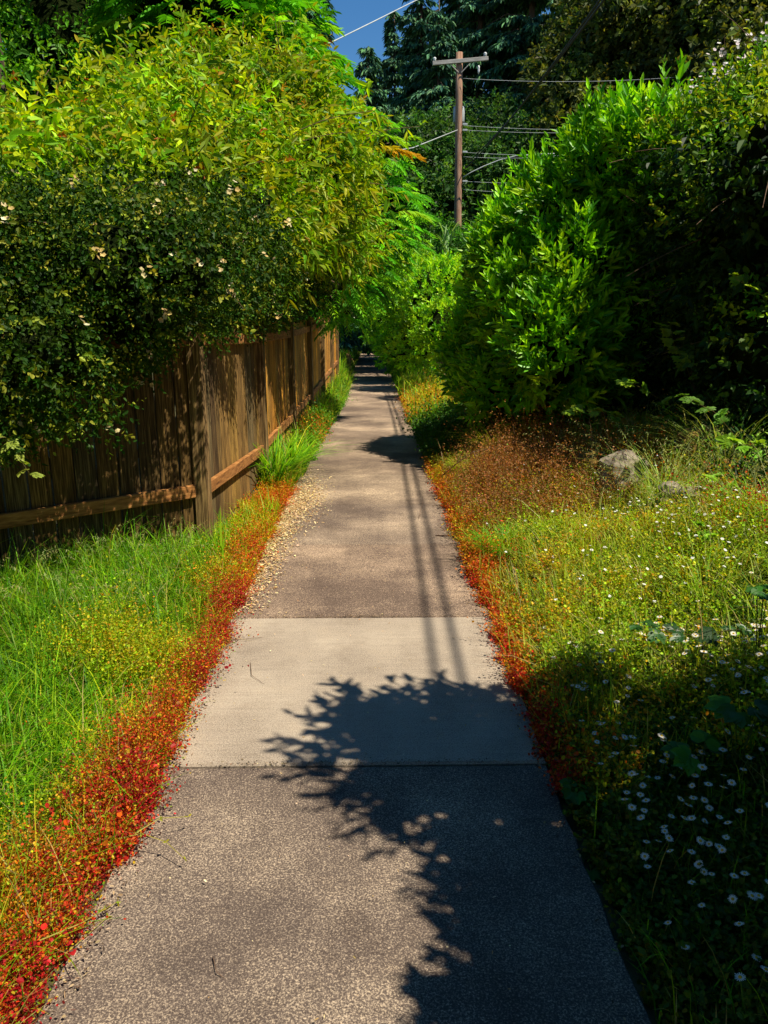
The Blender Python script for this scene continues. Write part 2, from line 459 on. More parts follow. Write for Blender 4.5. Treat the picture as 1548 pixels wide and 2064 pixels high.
def perp(D):
    r = rng.normal(0, 1, D.shape); r -= (r * D).sum(1, keepdims=True) * D
    return nrm(r)

def shoots(A, P, N, up, slen, k, L, W, pal, wts=None, spread=0.9, droop=0.1, rnd=.5, tipcol=None, fold=.25, patch=0.0, jit=.18):
    """leafy shoots: k leaves spiral round each shoot stem"""
    n = len(P)
    D = nrm(N * 1.0 + np.array((0, 0, 1.0)) * up + rng.normal(0, rnd, (n, 3)))
    sl = slen * U(.6, 1.35, n)
    X = perp(D); Y = np.cross(D, X)
    base = mixcol(n, pal, wts, jit)
    if patch: base = base * np.exp(patch * vnoise(P, 1.1))[:, None]
    for j in range(k):
        t = (j + .6) / k; a = j * 2.4 + U(-.4, .4, n)
        rad = X * np.cos(a)[:, None] + Y * np.sin(a)[:, None]
        sp = spread * (1.25 - .7 * t) * U(.8, 1.2, n)
        dirn = nrm(D * np.cos(sp)[:, None] + rad * np.sin(sp)[:, None])
        nn = nrm(D * np.sin(sp)[:, None] - rad * np.cos(sp)[:, None] + rng.normal(0, .25, (n, 3)))
        c = base * np.exp(rng.normal(0, .12, (n, 1)))
        if tipcol is not None:
            f = (t ** 2 * rng.random(n) * 1.0)[:, None]; c = c * (1 - f) + np.array(tipcol) * f
        s = U(.55, 1.35, n) * (.65 + .5 * math.sin(math.pi * min(1, .25 + t * .75)))
        leaves(A, P + D * (sl * t)[:, None], dirn, nn, L * s, W * s, np.clip(c, 0, 1), fold, droop)
    return D, sl

def pinnate(A, O, Hd, R, npair, L, W, pal, arch=.25, droop=.55, wts=None, jit=.15):
    """compound leaves: paired drooping leaflets along an arching rachis"""
    n = len(O); R = np.broadcast_to(R, n)[:, None]; side = nrm(np.cross(Hd, np.array((0, 0, 1.0))))
    base = mixcol(n, pal, wts, jit)
    def pos(t): return O + Hd * R * t * (1 - .12 * t) + np.array((0, 0, 1.0)) * R * (arch * t - droop * t * t)
    for j in range(npair):
        t = .14 + .86 * (j + .5) / npair; p = pos(t); sc_ = .7 + .45 * math.sin(math.pi * (.15 + .8 * t))
        for s in (-1, 1):
            d = side * s * .85 + Hd * (.35 + .5 * t) + np.array((0, 0, -1.0)) * U(.15, .5, (n, 1)) + rng.normal(0, .08, (n, 3))
            nn = np.array((0, 0, 1.0)) + side * s * .4 + rng.normal(0, .12, (n, 3))
            leaves(A, p, d, nn, L * sc_ * U(.85, 1.1, n), W * sc_, np.clip(base * np.exp(rng.normal(0, .10, (n, 1))), 0, 1), .18, .18)
    # rachis as a thin blade pair
    for a, b in ((0, .5), (.5, 1)):
        leaves(A, pos(a), pos(b) - pos(a), np.array((0, 0, 1.0)) + 0 * Hd, np.linalg.norm(pos(b) - pos(a), axis=1), .008, base * np.array((1.3, 1.0, .8)), .1, 0)

def branchwork(root, base, targets, r0, name='trunk', mat='bark', sides=7, C=(1, 1, 1)):
    """trunk base to each target as a bent tapering limb"""
    A = Acc(); base = np.array(base, float)
    for t in targets:
        t = np.array(t, float); v = t - base; L = np.linalg.norm(v)
        s = np.linspace(0, 1, 7)[:, None]
        bend = perp(nrm(v)[None])[0] * L * .08
        p = base + v * s + bend * np.sin(s * math.pi) + rng.normal(0, .012 * L, (7, 3)) * np.sin(s * math.pi)
        p[:, 2] += .12 * L * np.sin(s[:, 0] * math.pi) * (1 if abs(v[2]) < L * .8 else 0)
        tube(A, p, np.linspace(r0, r0 * .18, 7), C, sides)
    return adopt(A.build(name, M[mat], smooth=True), root)

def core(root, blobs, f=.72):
    """solid dark core added inside a shrub; it keeps light from passing straight through"""
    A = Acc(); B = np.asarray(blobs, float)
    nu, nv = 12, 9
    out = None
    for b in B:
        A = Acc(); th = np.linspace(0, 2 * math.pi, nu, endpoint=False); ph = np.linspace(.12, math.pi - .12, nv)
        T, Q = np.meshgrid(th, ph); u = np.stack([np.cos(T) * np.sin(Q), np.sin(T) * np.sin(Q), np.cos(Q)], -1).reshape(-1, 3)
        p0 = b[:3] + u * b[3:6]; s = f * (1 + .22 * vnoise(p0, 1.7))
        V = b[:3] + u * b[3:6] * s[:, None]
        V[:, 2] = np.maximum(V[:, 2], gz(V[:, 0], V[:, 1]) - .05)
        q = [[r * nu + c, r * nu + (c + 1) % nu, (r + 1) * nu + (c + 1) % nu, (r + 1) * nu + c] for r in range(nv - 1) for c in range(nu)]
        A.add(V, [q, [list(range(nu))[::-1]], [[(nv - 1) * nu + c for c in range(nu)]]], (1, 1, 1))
        out = adopt(A.build('inner_core', M['core'], smooth=True), root)
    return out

def twigs(root, P, N, L, r=.004, name='twig', C=(1, 1, 1)):
    A = Acc()
    for p, d in zip(P, N):
        d = nrm(d + rng.normal(0, .4, 3)); s = np.linspace(0, 1, 4)[:, None]; l = L * U(.6, 1.3)
        tube(A, p + d * l * s + np.array((0, 0, -.15)) * l * s * s, np.linspace(r, r * .4, 4), C, 4, False)
    return put(adopt(A.build(name, M['twig']), root), kind='stuff')

def bl(px, py, Y, r, sy=1.0, sz=1.0, sx=1.0):
    c = at(px, py, Y); return (c[0], c[1], c[2], r * sx, r * sy, r * sz)

# ------------------------------------------------------------------ left shrubs
YG = [(.15, .36, .005), (.26, .47, .005), (.40, .50, .006), (.08, .23, .005)]
def rose():
    B = [bl(60, 590, 4.7, .60), bl(-150, 620, 4.3, .65), bl(220, 560, 4.6, .55), bl(350, 540, 4.75, .46), bl(90, 710, 4.2, .40), bl(260, 640, 4.6, .36), bl(-60, 760, 4.0, .45),
         bl(440, 520, 5.9, .52), bl(400, 610, 5.5, .28), bl(500, 560, 7.0, .45), bl(590, 545, 9.5, .50), bl(550, 600, 8.2, .33), bl(625, 545, 12.0, .40), bl(150, 520, 5.6, .6), bl(-100, 540, 4.9, .6), bl(330, 490, 6.0, .55)]
    root = thing('rambling_rose', (-2.4, 5.6, 0), 'dark small leaved rambling shrub with cream blossoms hanging over the corner of the board fence', 'shrub')
    A = Acc(); P, N = blob_surface(B, 18500, .42, .34, 2.6)
    N2 = nrm(N + np.array((.1, -.1, -.25)))
    shoots(A, P, N2, .0, .13, 6, .030, .018, [(.018, .065, .003), (.035, .085, .004), (.09, .15, .006), (.30, .34, .03)], [3, 3, 1.3, .9], 1.0, .1, .7, fold=.2, patch=.5)
    adopt(A.build('foliage', M['rose_leaf']), root)
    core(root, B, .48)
    branchwork(root, (-2.3, 5.8, 0), [b[:3] for b in B[:13]], .03, 'branch')
    i = rng.choice(len(P), 110); twigs(root, P[i] - N[i] * .1, N[i], .20, .0025)
    # blossom clusters
    i = rng.choice(len(P), 200, replace=False); cs = P[i] + N[i] * .06; vis = cs[(N[i][:, 0] > -.2) & (N[i][:, 1] < .5)]
    A = Acc()
    for c in vis:
        m = rng.integers(3, 9); q = c + rng.normal(0, .022, (m, 3))
        ax = nrm(rng.normal(0, .5, (m, 3)) + np.array((.3, -.5, .6))); X = perp(ax); Y = np.cross(ax, X)
        cc = mixcol(m, [(.72, .60, .30), (.78, .70, .45), (.55, .40, .15)], None, .1)
        for k in range(5):
            a = k * 2 * math.pi / 5; d = X * math.cos(a) + Y * math.sin(a) + ax * .35
            leaves(A, q, d, ax, .017, .014, cc, .1, .0, .6)
    adopt(A.build('blossom', M['petal']), root)
rose()

def bright_shrub():
    B = [bl(420, 350, 7.6, .88), bl(200, 390, 7.0, .70), bl(30, 400, 6.4, .55), bl(590, 340, 8.6, .78), bl(655, 440, 9.6, .52), bl(-130, 350, 6.3, .72), bl(340, 290, 8.4, .55), bl(480, 250, 8.8, .66), bl(630, 320, 9.4, .45), bl(560, 450, 8.2, .55), bl(680, 490, 10.6, .42), bl(380, 220, 9.0, .42), bl(590, 240, 9.0, .40), bl(120, 440, 5.9, .50), bl(330, 420, 6.2, .50), bl(480, 440, 7.0, .52), bl(-20, 460, 5.4, .45)]
    root = thing('yellow_green_shrub', (-2.6, 8.2, 0), 'tall yellow green shrub with orange tipped new shoots rising behind the board fence', 'shrub')
    A = Acc(); P, N = blob_surface(B, 9000, .45, .58, 2.3)
    # long arching sprays break the outline
    i = rng.choice(len(P), 1300, replace=False); P = np.concatenate([P, P[i] + nrm(N[i] + np.array((.2, -.1, .6))) * U(.05, .38, (1300, 1))]); N = np.concatenate([N, N[i]])
    D, s = shoots(A, P, N, .35, .24, 7, .105, .030, YG, [3, 4, 2.4, 2.4], .95, .30, .6, tipcol=(.42, .30, .02), fold=.2, patch=.35)
    # long whippy new canes reaching out of the mass
    i = rng.choice(len(P), 110, replace=False); i = i[(N[i][:, 2] > -.1)]; cv = []
    for p0, n0 in zip(P[i], N[i]):
        d0 = nrm(n0 + np.array((.15, -.1, .7)) + rng.normal(0, .25, 3)); L0 = U(.35, .85); t0 = np.linspace(0, 1, 9)[:, None]
        cv.append(p0 + d0 * L0 * t0 + np.array((n0[0], n0[1], -.6)) * L0 * .4 * t0 ** 2)
    cv_ = np.concatenate(cv); shoots(A, cv_, np.tile(np.array((0, 0, .5)), (len(cv_), 1)), .0, .10, 3, .095, .024, YG, [1, 4, 3, .5], 1.1, .3, .8, tipcol=(.42, .30, .02))
    i = rng.choice(len(P), 300, replace=False); i = i[N[i][:, 2] > -.1]
    shoots(A, P[i] + D[i] * s[i][:, None] * .9, D[i], .2, .08, 5, .07, .02, [(.42, .17, .012), (.50, .26, .02), (.40, .10, .01)], None, .8, .35, .3)
    adopt(A.build('foliage', M['leaf']), root)
    W_ = Acc()
    for c_ in cv: tube(W_, c_[::2], np.linspace(.005, .002, 5), (.9, .8, .6), 4, False)
    put(adopt(W_.build('cane', M['twig']), root), kind='stuff')
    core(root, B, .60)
    branchwork(root, (-2.4, 8.4, 0), [b[:3] for b in B], .05, 'branch')
    i = rng.choice(len(P), 260); twigs(root, P[i] - N[i] * .15, N[i] + np.array((0, 0, .4)), .35, .003)
    i = rng.choice(len(P), 90, replace=False); i = i[(N[i][:, 1] < .3)]
    A = Acc()
    for c in P[i] + N[i] * .1:
        m = 6; q = c + rng.normal(0, .03, (m, 3)); d = nrm(rng.normal(0, 1, (m, 3)))
        leaves(A, q, d, perp(d), .02, .016, mixcol(m, [(.75, .62, .32), (.8, .5, .3)]), .1, 0, .6)
    adopt(A.build('blossom', M['petal']), root)
bright_shrub()

def walnut(name, B, n, base, label, seed_r, pal, R=.5, L=.13, W=.04, cat='tree', nb=0, r0=.07, f=.6, extra=()):
    root = thing(name, (base[0], base[1], 0), label, cat)
    A = Acc(); P, N = blob_surface(B, n, .4, .25, 1.2)
    H = N.copy(); H[:, 2] *= .3; H = nrm(H + rng.normal(0, .45, (n, 3)) * np.array((1, 1, .2)))
    pinnate(A, P, H, R * U(.7, 1.25, n), 8, L, W, pal)
    for px, py, Y, hx, hy, rr, pl in extra:
        o = at(px, py, Y)[None]; pinnate(A, o, nrm(np.array([[hx, hy, .05]])), rr, 10, L * 1.25, W * 1.1, pl, .32, .5)
    adopt(A.build('foliage', M['leaf']), root)
    if f: core(root, B, f)
    branchwork(root, (base[0], base[1], 0), [b[:3] for b in B if b[0] < -.6], r0, 'trunk')
    i = rng.choice(n, min(n, 120)); twigs(root, P[i] - N[i] * .4, N[i], .5, .008)
    return root
GR = [(.09, .36, .012), (.16, .50, .016), (.28, .60, .02), (.05, .22, .012)]
walnut('feathery_tree', [bl(535, 140, 10.2, .70), bl(430, 60, 10.4, .85), bl(600, 215, 10.4, .38), bl(400, -50, 10.8, .8), bl(330, 20, 10.6, .7), bl(490, 60, 10.3, .40)], 760, (-2.2, 11.2),
       'fresh green tree with long feather shaped leaves leaning out against the blue sky', .5, GR,
       extra=[(540, 50, 9.6, 1, -.2, .55, GR), (590, 105, 9.4, 1, .1, .7, GR), (600, 150, 9.3, 1, -.1, .7, GR), (610, 200, 9.3, 1, .3, .6, GR), (620, 240, 9.2, 1, -.3, .6, GR), (600, 125, 9.1, .8, -.5, .5, GR), (585, 180, 9.1, .9, -.4, .6, GR)])
walnut('feathery_sapling', [bl(700, 510, 12.5, .75), bl(760, 450, 12.8, .62), bl(650, 560, 12.0, .6), bl(790, 410, 13.2, .42), bl(690, 600, 13.6, .5), bl(780, 300, 12.6, .28)], 620, (-1.6, 13.2),
       'green feather leaved sapling spilling over the far part of the fence towards the path', .5, GR, .42, .10, .034, 'sapling',
       extra=[(720, 245, 9.8, 1, -.1, .55, GR), (735, 275, 9.7, 1, .2, .6, GR), (700, 225, 9.9, 1, -.3, .5, GR), (770, 310, 9.6, 1, -.1, .55, [(.42, .40, .01), (.50, .30, .01)]), (740, 300, 9.6, 1, .1, .6, [(.42, .40, .01), (.50, .30, .01)]), (780, 400, 10.4, 1, 0, .6, GR), (790, 430, 10.6, 1, .2, .6, GR), (765, 385, 10.4, 1, -.3, .5, GR), (770, 470, 10.8, 1, -.2, .6, GR), (740, 450, 10.2, .9, -.5, .6, GR), (720, 520, 10.2, .9, -.4, .6, GR), (700, 560, 10.4, .9, -.5, .5, GR), (740, 560, 11, 1, -.3, .5, GR)])

# tree crowns for the middle distance: many leaf sprays in clumps
def crown_tree(name, B, n, base, label, pal, L, W, k=5, slen=.3, wts=None, r0=.12, f=.7, mat='leaf', lump=.3, ls=.9, patch=.5, cat='tree', core_=True, limbs=True, up=.2, shell=.3):
    root = thing(name, (base[0], base[1], 0), label, cat)
    A = Acc(); P, N = blob_surface(B, n, shell, lump, ls)
    shoots(A, P, N, up, slen, k, L, W, pal, wts, 1.0, .2, .7, patch=patch)
    adopt(A.build('crown', M[mat]), root)
    if core_: core(root, B, f)
    if limbs: branchwork(root, (base[0], base[1], -.1), [b[:3] for b in B], r0, 'trunk')
    return root

DK = [(.035, .14, .010), (.055, .20, .012), (.10, .28, .016), (.02, .08, .008)]
crown_tree('leafy_tree', [bl(180, 120, 13, 1.9), bl(365, 90, 13.5, 1.5), bl(-40, 250, 12, 1.4), bl(60, -60, 14, 1.8), bl(300, -90, 14, 1.9), bl(250, 230, 12.5, 1.2)], 9000, (-5.5, 13.5),
           'dense green broadleaf tree filling the upper left corner behind the yellow green shrub', [(.07, .26, .010), (.12, .36, .012), (.20, .44, .016), (.04, .14, .008)], .10, .04, 6, .28, f=.62, lump=.35)
A = Acc(); p = at(0, 60, 11.0)
tube(A, [(p[0] - .1, 11, 0), (p[0] - .12, 11, 2.5), (p[0] - .15, 11, p[2]), (p[0] - .1, 11.1, p[2] + 3)], [.2, .17, .14, .09], sides=10)
r = thing('bare_trunk_tree', (p[0], 11, 0), 'rough brown tree trunk at the upper left edge of the photo', 'tree')
adopt(A.build('trunk', M['bark'], smooth=True), r)
A = Acc(); P_, N_ = blob_surface([(p[0] - .8, 11.3, p[2] + 2.6, 1.6, 1.3, 1.1)], 900, .5, .3, 1)
shoots(A, P_, N_, .2, .3, 5, .10, .04, DK); adopt(A.build('crown', M['leaf']), r)

# ------------------------------------------------------------------ right side
LA = [(.16, .46, .006), (.26, .58, .008), (.38, .68, .012), (.06, .24, .006)]
def laurel(name, B, n, base, label, L=.125, W=.040, pal=LA, k=8, slen=.24, wts=None, spikes=0, up=.75, core_f=.7, trans='gloss_leaf'):
    root = thing(name, (base[0], base[1], float(gz(base[0], base[1]))), label, 'shrub')
    A = Acc(); P, N = blob_surface(B, n, .35, .32, 2.0)
    shoots(A, P, N, up, slen, k, L, W, pal, wts, .75, .05, .4, fold=.28, patch=.25)
    if spikes:
        i = rng.choice(len(P), spikes * 4); i = i[N[i][:, 2] > .25][:spikes]
        shoots(A, P[i] + np.array((0, 0, .06)), N[i] * .4, 1.3, .34, 11, L, W, [(.20, .52, .008), (.30, .62, .012)], None, .7, .0, .25, fold=.28)
    adopt(A.build('foliage', M[trans]), root)
    core(root, B, core_f)
    branchwork(root, (base[0], base[1], 0), [b[:3] for b in B], .045, 'branch')
    return root
laurel('laurel_shrub', [bl(1250, 370, 8.6, .62), bl(1140, 440, 8.8, .56), bl(1360, 370, 8.2, .62), bl(1040, 530, 9.2, .50), bl(1160, 560, 8.6, .66), bl(1065, 650, 8.8, .60), bl(1015, 620, 10.0, .56), bl(1120, 700, 8.2, .58), bl(990, 720, 9.8, .56), bl(1020, 770, 8.9, .5), bl(1300, 520, 8.9, .8), bl(1200, 650, 8.9, .7), bl(1060, 480, 9.6, .5), bl(1180, 770, 9.0, .55), bl(1280, 760, 9.4, .7)],
       6400, (1.9, 9.2), 'big glossy cherry laurel shrub with upright bright green shoots beside the path', spikes=330)
laurel('round_shrub', [bl(838, 600, 22.0, 1.05), bl(800, 645, 24, .95), bl(880, 600, 19.5, .95), bl(850, 680, 19.5, .75), bl(815, 700, 23, .8), bl(905, 660, 17, .7)],
       5200, (1.8, 23), 'rounded light green shrub leaning over the path beyond the laurel', .11, .045, [(.26, .54, .008), (.38, .64, .010), (.12, .34, .008)], 6, .18)
laurel('far_shrub', [bl(790, 650, 33, 1.5), bl(800, 640, 38, 1.5), bl(775, 660, 44, 1.4)], 2000, (1.5, 37), 'dim green shrub furthest along the right side of the path', .10, .04, DK, 5, .25)

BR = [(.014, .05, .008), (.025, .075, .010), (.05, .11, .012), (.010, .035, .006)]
def bramble_hedge():
    B = [bl(1420, 330, 6.9, .62), bl(1540, 300, 6.0, .62), bl(1480, 450, 6.6, .75), bl(1600, 500, 5.6, .8), bl(1400, 560, 7.4, .8), bl(1520, 650, 6.6, .8), bl(1330, 680, 8.0, .7), bl(1450, 760, 7.2, .6), bl(1640, 700, 5.2, .7), bl(1640, 330, 5.2, .7),
         bl(1500, 230, 6.6, .34), bl(1380, 700, 7.6, .7), bl(1480, 820, 7.4, .6), bl(1620, 820, 6.2, .6), bl(1380, 800, 8.2, .6), bl(1560, 780, 8.5, .9)]
    B = [(b[0] * 1.13, b[1] * 1.13, 1.6 + (b[2] - 1.6) * 1.13, b[3] * 1.05, b[4] * 1.05, b[5] * 1.05) for b in B]
    root = thing('bramble_hedge', (3.2, 6.4, .3), 'dark overgrown bramble hedge with white blossoms along its top at the right edge', 'hedge')
    A = Acc(); P, N = blob_surface(B, 9000, .35, .28, 1.8)
    top = N[:, 2] > .15  # upward leaves coloured bright, the rest dark: sun and shade in the palette
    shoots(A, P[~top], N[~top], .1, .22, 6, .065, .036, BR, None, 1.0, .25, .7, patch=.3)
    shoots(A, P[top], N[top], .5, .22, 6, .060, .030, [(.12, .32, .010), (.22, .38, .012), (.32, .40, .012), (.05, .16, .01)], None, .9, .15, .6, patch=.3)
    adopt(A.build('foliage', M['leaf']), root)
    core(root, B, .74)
    branchwork(root, (3.2, 6.8, .2), [b[:3] for b in B], .02, 'branch')
    i = rng.choice(len(P), 160); twigs(root, P[i], N[i], .5, .004)
    A = Acc()
    for px, py, Y, m in ((1470, 110, 6.3, 26), (1500, 90, 6.2, 16), (1450, 150, 6.5, 14), (1310, 180, 7.6, 10), (1330, 190, 7.5, 9), (1535, 60, 6.0, 14), (1395, 150, 6.9, 8), (1545, 120, 6.0, 10), (1300, 205, 7.7, 6)):
        c = at(px, py + 18, Y * 1.13); q = c + rng.normal(0, 1, (m, 3)) * np.array((.10, .10, .07))
        ax = nrm(rng.normal(0, .4, (m, 3)) + np.array((.1, -.7, .5))); X = perp(ax); Y_ = np.cross(ax, X)
        cc = mixcol(m, [(.80, .76, .78), (.78, .68, .72)], None, .06)
        for k in range(5):
            a = k * 2 * math.pi / 5; leaves(A, q, X * math.cos(a) + Y_ * math.sin(a) + ax * .25, ax, .018, .016, cc, .1, 0, .6)
        for qq in q:
            tube(A, [qq, qq + (c - qq) * .5 + np.array((0, 0, -.08)), c + np.array((0, 0, -.28))], [.0015, .002, .003], (.12, .16, .03), 3, False)
    adopt(A.build('blossom', M['petal']), root)
bramble_hedge()

# the near part of the hedge reaches overhead at the right of the camera; its shade lies on the path
def near_hedge():
    B = [(2.25, .95, 2.35, .75, .90, .72), (1.80, 1.62, 2.78, .52, .45, .38), (2.6, .2, 2.3, 1.0, 1.2, .9), (2.8, .85, 2.1, .85, .85, .9), (2.4, .2, 1.0, .9, 1.3, 1.0), (2.2, .3, 2.6, .6, .8, .5), (1.82, 1.0, 2.42, .36, .4, .3),
         (3.4, 1.2, 2.4, .8, .8, .8), (1.86, .45, 2.3, .35, .45, .3), (1.50, 1.75, 2.78, .26, .30, .2)]
    root = thing('near_laurel', (2.7, .9, .3), 'dark glossy laurel reaching over the right edge of the nearest slab', 'shrub')
    A = Acc(); P, N = blob_surface(B, 4200, .3, .18, 1.7)
    shoots(A, P, N, .2, .22, 7, .10, .034, LA, None, .85, .08, .4)
    # the sprays whose leafy tips draw the outline of the shadow
    sp = [((1.6, 1.7, 2.75), (1.24, 1.96, 2.80)), ((1.55, 1.8, 2.85), (1.30, 2.10, 2.95)), ((1.65, 1.5, 2.7), (1.27, 1.78, 2.72)), ((1.6, 1.45, 2.7), (1.30, 1.50, 2.62)),
          ((1.85, 1.9, 2.8), (1.68, 2.18, 2.95)), ((1.95, 1.8, 2.75), (1.90, 2.12, 2.85)), ((1.75, 1.15, 2.45), (1.46, 1.22, 2.48)), ((1.75, .9, 2.4), (1.46, 1.00, 2.45)), ((1.75, .6, 2.4), (1.22, .78, 2.35)), ((1.8, .4, 2.4), (1.14, .55, 2.30)), ((2.1, 1.9, 2.8), (2.15, 2.15, 2.8))]
    for a, b in sp:
        a, b = np.array(a), np.array(b); s = np.linspace(0, 1, 9)[:, None]; p = a + (b - a) * s
        b = a + (b - a) * .86; p = a + (b - a) * s; pp = np.repeat(p, 6, 0) + rng.normal(0, .06, (54, 3)) * np.array((.6, 1, 1)); d = np.repeat(nrm((b - a)[None]), 54, 0)
        shoots(A, pp, d, 0, .12, 5, .085, .03, LA, None, .8, .05, .3)
    adopt(A.build('foliage', M['gloss_leaf']), root)
    core(root, B, .72)
    branchwork(root, (2.7, .9, .2), [b[:3] for b in B] + [s[1] for s in sp], .03, 'branch')
near_hedge()

# ------------------------------------------------------------------ background trees
CN = [(.045, .13, .075), (.07, .18, .085), (.11, .24, .095), (.025, .08, .05)]
def conifer(base, h, r, label, n=5200, pal=CN, low=.06, L=.42):
    x, y = base; z0 = float(gz(x, y)) - .2
    root = thing('conifer', (x, y, z0), label, 'tree', 'conifers behind the utility pole')
    A = Acc(); tube(A, [(x, y, z0), (x + .1, y, z0 + h * .5), (x, y, z0 + h)], [h * .014, h * .009, .02], sides=8)
    # branches
    nb = int(h * 10); t = low + (1 - low) * rng.random(nb) ** .85; az = U(0, 2 * math.pi, nb)
    ln = r * (1 - t) ** .75 * U(.65, 1.25, nb) + .3
    H = np.stack([np.cos(az), np.sin(az), 0 * az], 1); O = np.stack([x + 0 * t, y + 0 * t, z0 + t * h], 1)
    for k in range(0, nb, 3):
        tube(A, [O[k], O[k] + H[k] * ln[k] * .5 + np.array((0, 0, .03 * ln[k])), O[k] + H[k] * ln[k] * .95 - np.array((0, 0, .22 * ln[k]))], [.05, .03, .01], sides=3, cap=False)
    adopt(A.build('trunk', M['bark'], smooth=True), root)
    A = Acc(); m = n; k = rng.choice(nb, m, p=ln / ln.sum()); s = rng.random(m) ** .7
    p = O[k] + H[k] * (ln[k] * s)[:, None]; p[:, 2] += ln[k] * (.08 * s - .34 * s * s)
    S = np.stack([-H[k][:, 1], H[k][:, 0], 0 * s], 1)
    off = U(-1, 1, m) * (.10 + .30 * ln[k] * (1 - s) * .6); p = p + S * off[:, None]; p[:, 2] -= np.abs(off) * .25 + U(0, .12, m)
    d = H[k] * .8 + S * np.sign(off)[:, None] * .5 + np.array((0, 0, -.55)) + rng.normal(0, .25, (m, 3))
    nn = np.array((0, 0, 1.0)) + rng.normal(0, .35, (m, 3))
    c = mixcol(m, pal, None, .22) * (1 + .35 * np.clip(s - .7, 0, 1))[:, None]
    leaves(A, p, d, nn, L * U(.6, 1.3, m), L * .36, c, .15, .25)
    # hanging sprays
    q = rng.random(m) < .45
    leaves(A, p[q], d[q] * .3 + np.array((0, 0, -1.0)), H[k][q] + rng.normal(0, .3, (q.sum(), 3)), L * U(.5, 1.1, q.sum()), L * .26, c[q], .1, 0)
    adopt(A.build('crown', M['needle']), root)
for px, ptop, Y, r, lab in ((610, -120, 38, 3.0, 'dark conifer whose branches edge the left side of the blue sky gap'),
                            (742, 95, 52, 3.2, 'shorter blue green conifer whose pointed top stands in the middle of the sky gap'),
                            (850, -120, 56, 3.1, 'tall blue green conifer directly right of the sky gap'),
                            (795, 40, 66, 4.0, 'conifer with a narrow spire just right of the shorter conifer'),
                            (975, -260, 52, 5.0, 'tall dark conifer rising above the crossarm of the utility pole'),
                            (1085, -330, 50, 5.0, 'tall dark conifer right of the pole where the overhead cables cross'),
                            (1215, -300, 46, 5.0, 'dark conifer behind the cables at the top right'),
                            (920, 60, 64, 4.2, 'far conifer half hidden behind the head of the utility pole'),
                            (1370, -350, 44, 5.0, 'dark conifer above the olive tree near the top right corner'),
                            (930, -150, 60, 3.5, 'dense conifer between the sky gap and the head of the utility pole'),
                            (1030, -200, 58, 4.8, 'dense conifer just right of the crossarm end'),
                            (1150, -240, 56, 5.0, 'dense conifer left of the olive tree crown'),
                            (885, 20, 50, 3.6, 'conifer close behind the left end of the crossarm'),
                            (1500, -380, 40, 5.0, 'dark conifer at the top right corner')):
    p = at(px, ptop, Y)
    conifer((p[0], Y), p[2] + .3, r, lab, int(11000 + 700 * r * r))

OL = [(.06, .10, .012), (.10, .14, .018), (.15, .16, .025), (.035, .06, .010)]
crown_tree('olive_tree', [bl(1330, 150, 34, 4.0), bl(1190, 200, 35, 3.2), bl(1450, 120, 32, 4.0), bl(1140, 340, 36, 2.8), bl(1250, 330, 34, 3.8), bl(1420, 330, 32, 3.8), bl(1560, 250, 30, 3.8), bl(1230, 70, 36, 2.4), bl(1180, 450, 35, 3.4)],
           15000, (14, 34), 'broad dull olive green tree filling the upper right behind the laurel', OL, .25, .13, 6, .5, r0=.28, lump=.35, ls=.5)
MD = [(.030, .10, .016), (.05, .14, .02), (.08, .18, .025), (.02, .06, .012)]
for q, (nm, B, n, b, lab) in enumerate((
    ('dark_tree', [bl(830, 370, 38, 2.8), bl(800, 440, 36, 3.0), bl(900, 420, 36, 3.0)], 5200, (1.5, 38), 'dark green tree behind the feathery branches and left of the utility pole'),
    ('dark_tree', [bl(1010, 350, 37, 2.8), bl(1080, 380, 34, 3.0), bl(980, 430, 34, 3.2)], 5200, (6.5, 37), 'dark green tree directly right of the utility pole'),
    ('hedgerow_tree', [bl(700, 480, 30, 2.6), bl(620, 430, 28, 2.8), bl(760, 540, 27, 2.0), bl(540, 400, 27, 3)], 4200, (-2.5, 29), 'mid green tree beyond the end of the board fence'),
    ('hedgerow_shrub', [bl(850, 530, 29, 1.7), bl(930, 535, 27, 1.4), bl(1000, 540, 24, 1.2)], 4000, (2.6, 24), 'loose mid green shrub round the foot of the utility pole'))):
    crown_tree(nm, B, n, b, lab, MD if q < 2 else DK, .22 if q < 2 else .14, .11 if q < 2 else .06, 5, .45 if q < 2 else .25, r0=.14, lump=.3, ls=.6, cat='shrub' if q == 3 else 'tree')

# unseen trees added beside and behind the camera to block sky fill light
crown_tree('sky_block_tree_left', [(-9, 1, 8, 3, 5, 7.5), (-8.0, -5, 8, 3, 4, 8), (-11.5, 7, 6, 3, 4, 6)], 2600, (-9.5, 0), 'unseen tree added left of the path behind the camera to block sky light', MD, .25, .12, 5, .4)
crown_tree('sky_block_tree_right', [(12.5, 1, 6, 3, 6, 6), (12.5, -8, 6, 3.4, 4.5, 6), (7, -12.5, 6, 4, 3, 7)], 2600, (11, -1), 'unseen tree added right of the path to block sky light', MD, .25, .12, 5, .4)
crown_tree('sky_block_tree_back', [(0, -12, 8, 4.5, 3.5, 8), (-6.5, -11, 8, 4, 3, 8)], 2000, (-3, -12), 'unseen tree added behind the camera to block sky light', MD, .25, .12, 5, .4)
# far wood closing the horizon
A = Acc(); xs = np.arange(-95, 95, 5.5)
B = [(x + U(-2, 2), 84 + U(-5, 8), 4 + U(-1, 3), 4.5, 4, 8 + U(-1, 3)) for x in xs if not (-2.6 < x < -1)]
P_, N_ = blob_surface(B, 16000, .2, .3, .3)
shoots(A, P_, N_, .1, .8, 3, .75, .4, MD, None, 1.0, .3, .7, patch=.4)
put(A.build('far_wood', M['needle']), 'distant dark wood closing off the view behind the trees', 'wood', kind='stuff')

